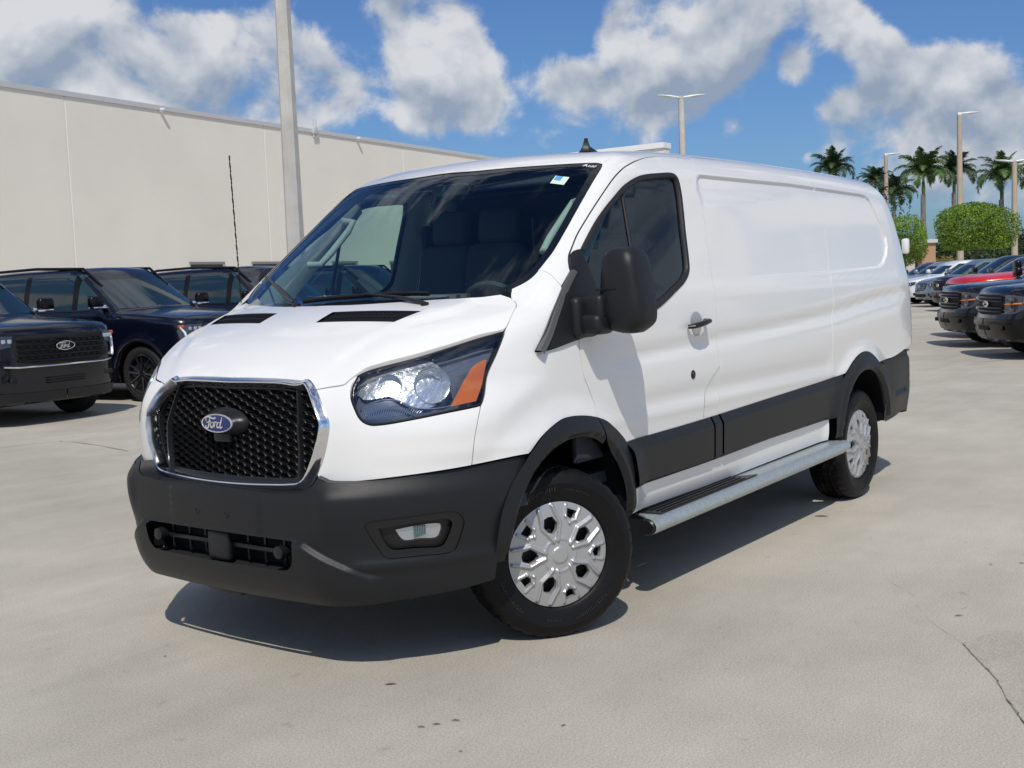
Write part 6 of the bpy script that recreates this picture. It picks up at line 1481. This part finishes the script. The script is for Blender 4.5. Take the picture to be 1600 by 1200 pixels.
# fittings on the parapet
def on_wall(px, py, out=.1):
    d = pixel_dir(px, py); n2 = (A0+NRM*out-CAM).dot(NRM)/d.dot(NRM); return CAM+d*n2
for (px, py, lab, ant) in ((252,171,'small security camera below the coping left of the tall pole',0),(559,216,'small security camera below the coping right of the tall pole',0),(492,204,'white twin aerial on the coping beside the tall pole',1)):
    p = on_wall(px, py); b = MB()
    if ant:
        nm = 'wifi_aerial'; b.rbox(p, (.30,.12,.28), .02, RotU)
        for s in (-.09,.09): b.tube([p+U*s+Vector((0,0,-.28)), p+U*s+Vector((0,0,.48))], .028, 6)
    else:
        nm = 'security_camera'; b.rbox(p+NRM*.06, (.12,.18,.10), .03, RotU); b.tube([p+Vector((0,0,-.05))-NRM*.1, p+NRM*.08+Vector((0,0,-.10))], .025, 6)
    o = b.build(nm, CAPM if ant else CWHITE); tag(o, lab, 'aerial' if ant else 'camera')
# small grey rooftop dome at the left edge of the wall base
p = gpt(10, 560); 
# ---------------------------------------------------------------- lamp posts
PCON = mat('weathered_concrete_pole', (.50,.485,.45), .85, bump=(18,.25,.01), var=(1.6,.12)); PTAN = mat('tan_concrete_pole', (.42,.35,.27), .85, var=(1.1,.10)); HEADM = mat('white_lamp_head', (.74,.75,.75), .45)
def pole(x, y, H, w0, w1, label, m_, head=None, lean=0, hz=0):
    t = tag(empty('lamp_post', (x,y,0)), label, 'lamp post', 'light poles of the car park')
    b = MB(); V = []; zs = np.linspace(0, H, 12)
    for z in zs:
        w = w0+(w1-w0)*z/H; c = w*.22
        for (i,j) in ((1,0),(1,1),(0,1),(-1,1),(-1,0),(-1,-1),(0,-1),(1,-1)):
            pass
        for (sx_, sy_) in ((1,1),(-1,1),(-1,-1),(1,-1)):
            V += [(sx_*(w/2), sy_*(w/2-c), z), (sx_*(w/2-c), sy_*(w/2), z)] if sx_*sy_ > 0 else [(sx_*(w/2-c), sy_*(w/2), z), (sx_*(w/2), sy_*(w/2-c), z)]
    F = [(i*8+k, i*8+(k+1)%8, (i+1)*8+(k+1)%8, (i+1)*8+k) for i in range(11) for k in range(8)]+[tuple(88+k for k in range(8))]
    b.add(V, F); o = b.build('pole', m_, t); o.rotation_euler = (0,0,hz)
    if head:
        for s_ in head:
            b = MB(); 
            prof = [(.06,.12,.10),(.30,.16,.13),(.55,.22,.17),(.85,.34,.14),(1.10,.34,.10),(1.28,.22,.07)]; V = []; n = 8
            for (d_, ww, hh) in prof:
                for k in range(n): a = 2*math.pi*k/n; V.append((d_*s_, ww*.5*math.cos(a), H+.10+.10*d_*(1 if len(head)==2 else .3)+hh*.5*math.sin(a)))
            F = [(i*n+k,i*n+(k+1)%n,(i+1)*n+(k+1)%n,(i+1)*n+k) for i in range(5) for k in range(n)]+[tuple(range(n)), tuple(40+k for k in range(n))]
            b.add(V, F, True); b.rbox((0,0,H+.06),(.24,.2,.22),.03); o = b.build('lamp_head', HEADM, t); o.rotation_euler = (0,0,hz)
    return t
TW = math.atan2(_r.y, _r.x)
pole(-13.45,-15.05, 11.5, .36,.24, 'tall pale concrete pole in front of the long wall, cut by the top edge', PCON, None, hz=.3)
pole(-52.26,-26.60, 10.85, .40,.28, 'light pole with two white heads spread like wings above the van roof', PCON, (1,-1), hz=TW+.15)
pole(-74.68,-18.56, 11.1, .42,.26, 'tall tan light pole with one white head to the right, between the palms', PTAN, (1,), hz=TW)
pole(-96.75,-30.96, 11.1, .42,.28, 'thin distant light pole with a single head right of the van roof corner', PTAN, (1,), hz=TW)
pole(-84.04,-17.46, 8.5, .42,.30, 'brown light pole with a double head at the right edge', PTAN, (1,-1), hz=TW)

# ---------------------------------------------------------------- planting
FRM = [mat('palm_leaf_green', (.065,.12,.028), .5, var=(.8,.35)), mat('palm_leaf_dark', (.036,.070,.022), .55, var=(.8,.35))]
SHAFT = mat('green_crownshaft', (.07,.12,.035), .5); TRUNK = mat('grey_palm_trunk', (.20,.18,.15), .85, var=(2,.25))
def frond_mesh(Lf, droop, seed):
    r_ = random.Random(seed); b = MB(); n = 26; P = []; x = z = 0; a = math.radians(58)
    for i in range(n+1):
        P.append(Vector((x,0,z))); st = Lf/n; x += st*math.cos(a); z += st*math.sin(a); a -= math.radians(droop)/n*(.5+1.2*i/n)
    b.tube([tuple(p) for p in P], [.035*(1-.9*i/n)+.004 for i in range(n+1)], 4)
    V = []; F = []
    for i in range(2, n+1):
        t_ = (P[i]-P[i-1]).normalized(); up = Vector((-t_.z,0,t_.x)); ll = Lf*.25*math.sin(math.pi*min(.97,(i/n)*.80+.16))
        for k in range(3):
            base = P[i-1].lerp(P[i], k/3)
            for s in (-1,1):
                d_ = (t_*(.55+.2*r_.random())+Vector((0,s,0))*(.8+.25*r_.random())+up*(r_.uniform(-.25,.45))).normalized(); l_ = ll*r_.uniform(.8,1.15); w = .026
                e = base+d_*l_+Vector((0,0,-l_*.30)); m_ = base+d_*l_*.55+Vector((0,0,-l_*.04)); k0 = len(V); V += [base-t_*w, base+t_*w, m_+t_*w*1.1, m_-t_*w*1.1, e]
                F += [(k0,k0+1,k0+2,k0+3),(k0+3,k0+2,k0+4)]
    b.add(V, F); return mesh_from(b.V, b.F, smooth=False)
FR = [frond_mesh(2.7, 120, 1), frond_mesh(2.6, 90, 2), frond_mesh(2.5, 60, 3), frond_mesh(2.7, 165, 4)]
def palm(x, y, H, label, seed, mi=0, sc=1.0, n=19):
    r_ = random.Random(seed); t = tag(empty('palm_tree', (x,y,0)), label, 'palm tree', 'palms beyond the car park')
    b = MB(); hs_ = np.linspace(0, H-1.4*sc, 10); b.tube([(.05*math.sin(h*.5+seed), .05*math.cos(h*.4), h) for h in hs_], [.24*sc*(1-.35*h/H)+(.06 if 2 < h < 5 else 0) for h in hs_], 12); b.build('trunk', TRUNK, t)
    b = MB(); b.tube([(0,0,H-1.45*sc),(0,0,H-.9*sc),(0,0,H-.1*sc)], [.13*sc,.14*sc,.07*sc], 10); b.build('crownshaft', SHAFT, t)
    for k in range(n):
        g_ = k/n; me = FR[3] if g_ < .30 else FR[0] if g_ < .6 else FR[1] if g_ < .85 else FR[2]
        o = link('frond', me, None, t)
        if not me.materials: me.materials.append(FRM[0])
        if mi: o.material_slots[0].link = 'OBJECT'; o.material_slots[0].material = FRM[mi]
        o.location = (0,0,H-.15*sc); o.rotation_euler = (r_.uniform(-.12,.12), -(g_-.35)*.9+r_.uniform(-.1,.1), k*2.39996+r_.uniform(-.2,.2)); s_ = sc*r_.uniform(.88,1.1); o.scale = (s_,s_,s_)
    return t
for args in ((-105.6,-39.2,10.9,'dark palm crown rising directly above the van roof line',11,1,1.05),(-121,-40.5,10.6,'lower small palm crown half hidden by the van roof corner',12,1,.9),(-106.7,-30.9,9.9,'full palm with clear dark trunk, leftmost of the open group of palms',13,0,1.12),
             (-118.8,-31.6,10.6,'palm directly behind the tall tan light pole',14,1,1.15),(-106.8,-24.0,8.9,'pale green palm rising behind the round clipped tree',15,0,1.12),(-114.4,-21.9,9.6,'palm cut off by the right edge of the photo',16,1,1.1),(-112,-35.4,8.6,'short dark palm beside the van rear top corner',17,1,1.0)):
    palm(*args[:6], args[6]*1.12, 22)
def leaf_mat(nm, c, v=.45):
    m = mat(nm, c, .55, 0, .35, var=(1.3, v)); return m
LEAFG = leaf_mat('clipped_tree_leaf', (.125,.215,.016)); LEAFD = leaf_mat('dark_woodland_leaf', (.030,.055,.016)); LEAFO = leaf_mat('orange_green_shrub_leaf', (.16,.13,.03)); BARK = mat('bark', (.10,.08,.06), .9)
def leaf_cloud(C_, Rr, n, size, seed, fill=.55, lump=.16, flat_bottom=None):
    rg = np.random.default_rng(seed); V = []; F = []
    lob = rg.normal(size=(14,3)); lob /= np.linalg.norm(lob,axis=1,keepdims=True); amp = rg.uniform(-.5,1,14)*lump
    d = rg.normal(size=(n,3)); d /= np.linalg.norm(d,axis=1,keepdims=True); rad = 1+(np.exp(-6*(1-d@lob.T))*amp).sum(1)*2
    rad *= np.where(rg.random(n) < fill, rg.uniform(.93,1.05,n), rg.uniform(.55,.97,n))
    P = d*rad[:,None]*np.array(Rr)
    if flat_bottom is not None: P[:,2] = np.maximum(P[:,2], flat_bottom+rg.uniform(-.1,.15,n))
    a = rg.normal(size=(n,3)); a /= np.linalg.norm(a,axis=1,keepdims=True); nr = d+.9*rg.normal(size=(n,3)); nr /= np.linalg.norm(nr,axis=1,keepdims=True)
    u_ = np.cross(nr,a); u_ /= np.linalg.norm(u_,axis=1,keepdims=True)+1e-9; v_ = np.cross(nr,u_); s = size*rg.uniform(.6,1.3,(n,1))
    Q = np.stack([P-u_*s, P-v_*s*.5, P+u_*s, P+v_*s*.5],1).reshape(-1,3)+np.array(C_)
    me = bpy.data.meshes.new('mesh'); me.vertices.add(4*n); me.vertices.foreach_set('co', Q.ravel()); me.loops.add(4*n); me.loops.foreach_set('vertex_index', np.arange(4*n)); me.polygons.add(n); me.polygons.foreach_set('loop_start', np.arange(0,4*n,4)); me.update(); me.validate()
    return me
def round_tree(x, y, zc, R3, label, seed, m_=LEAFG, n=9000, size=.075, name='clipped_tree', cat='tree', grp=None, **kw):
    t = tag(empty(name, (x,y,0)), label, cat, grp); link('crown', leaf_cloud((0,0,zc), R3, n, size, seed, **kw), m_, t)
    b = MB(); b.tube([(0,0,0),(.05,.03,zc-R3[2]*.7),(.0,.1,zc)], [.13,.10,.05], 8)
    for k in range(6):
        a = k*1.05; b.tube([(.03,.02,zc-R3[2]*.8),(R3[0]*.5*math.cos(a),R3[1]*.5*math.sin(a),zc-R3[2]*.1)], [.06,.02], 6)
    b.build('trunk', BARK, t); return t
round_tree(-61.0,-13.9, 3.35,(1.74,1.74,1.34), 'large bright green clipped round tree behind the right row of cars', 21, n=21000, size=.062, flat_bottom=-1.0, lump=.20, fill=.35)
round_tree(-72.0,-21.3, 3.05,(1.15,1.15,1.15), 'small round green tree right beside the van rear edge', 22, n=9000, size=.07, lump=.3, fill=.4)
round_tree(-90.0,-30.8, 6.0,(3.2,3.2,3.0), 'sparse feathery tree with sky showing through behind the small round tree', 23, m_=LEAFD, n=1500, size=.16, name='sparse_tree', fill=.3, lump=.5)
wp = [pixel_dir(px, 402) for px in (1395,1440,1470,1500,1530,1560,1600,1650)]
for k,(px, dep, rr, hh, mm) in enumerate(((1400,95,2.2,3.4,LEAFD),(1455,98,1.7,3.2,LEAFD),(1470,92,1.4,1.9,LEAFO),(1492,100,2.4,3.8,LEAFD),(1520,96,2.2,2.6,LEAFD),(1552,102,2.8,3.6,LEAFD),(1592,98,2.6,4.0,LEAFD),(1640,100,3,4.2,LEAFD),(1360,100,3,4.0,LEAFD))):
    d = pixel_dir(px, 415); t_ = dep/d.dot(_f); P_ = CAM+d*t_
    lab = ['dark shrub mass right behind the van tail','dark bushy tree under the leftmost open palm','orange tinted low shrub near the house gable','dark bushy tree left of the tall tan pole base','low dark shrub under the clipped round tree','dark bush right of the clipped round tree','dark bush behind the brown pole','dark bush cut by the right edge','dark bush hidden mostly by the van'][k]
    round_tree(P_.x, P_.y, hh*.5, (rr,rr,hh*.55), lab, 40+k, m_=mm, n=3200, size=.15, name='background_bush', cat='bush', grp='bushes beyond the car park')
# far tree line
rg = np.random.default_rng(9); n = 26000
tt = rg.uniform(0,1,n); Pn = np.array([-175.,35.,0]); Pf = np.array([-120.,-175.,0]); P = Pn+(Pf-Pn)*tt[:,None]; hgt = 4.2+1.6*np.sin(tt*47)+1.2*np.sin(tt*113+1)+.7*np.sin(tt*261); P[:,2] = hgt*np.sqrt(rg.uniform(0,1,n)); P[:,0] += rg.uniform(-4,4,n)
u_ = rg.normal(size=(n,3)); u_ /= np.linalg.norm(u_,axis=1,keepdims=True); v_ = np.cross(u_, rg.normal(size=(n,3))); v_ /= np.linalg.norm(v_,axis=1,keepdims=True); s = rg.uniform(.3,.7,(n,1))
Q = np.stack([P-u_*s, P-v_*s*.6, P+u_*s, P+v_*s*.6],1).reshape(-1,3); me = bpy.data.meshes.new('mesh'); me.vertices.add(4*n); me.vertices.foreach_set('co', Q.ravel()); me.loops.add(4*n); me.loops.foreach_set('vertex_index', np.arange(4*n)); me.polygons.add(n); me.polygons.foreach_set('loop_start', np.arange(0,4*n,4)); me.update()
tag(link('distant_trees', me, LEAFD, None, 'stuff'), 'dark green line of distant trees on the horizon', 'trees')
# house with orange wall and pale roof behind the small tree
d = pixel_dir(1444, 392); P_ = CAM+d*(88/d.dot(_f)); hs2 = tag(empty('house', (P_.x,P_.y,0)), 'small orange walled house with pale roof between the trees', 'house'); hs2.rotation_euler = (0,0,TW)
MB().box((0,0,1.6),(1.0,2.0,3.2)).build('wall', mat('orange_stucco',(.42,.25,.16),.9), hs2)
MB().box((0,0,3.35),(1.3,2.4,.28)).build('roof_edge', mat('pale_roof',(.55,.54,.50),.8), hs2)
b = MB(); b.poly([(-2.6,0,1.3),(-.7,0,2.2),(-.7,0,.9),(-2.6,0,.9)], (0,1,0), 2.0); b.build('lean_to_roof', MATS['pale_roof'], hs2)
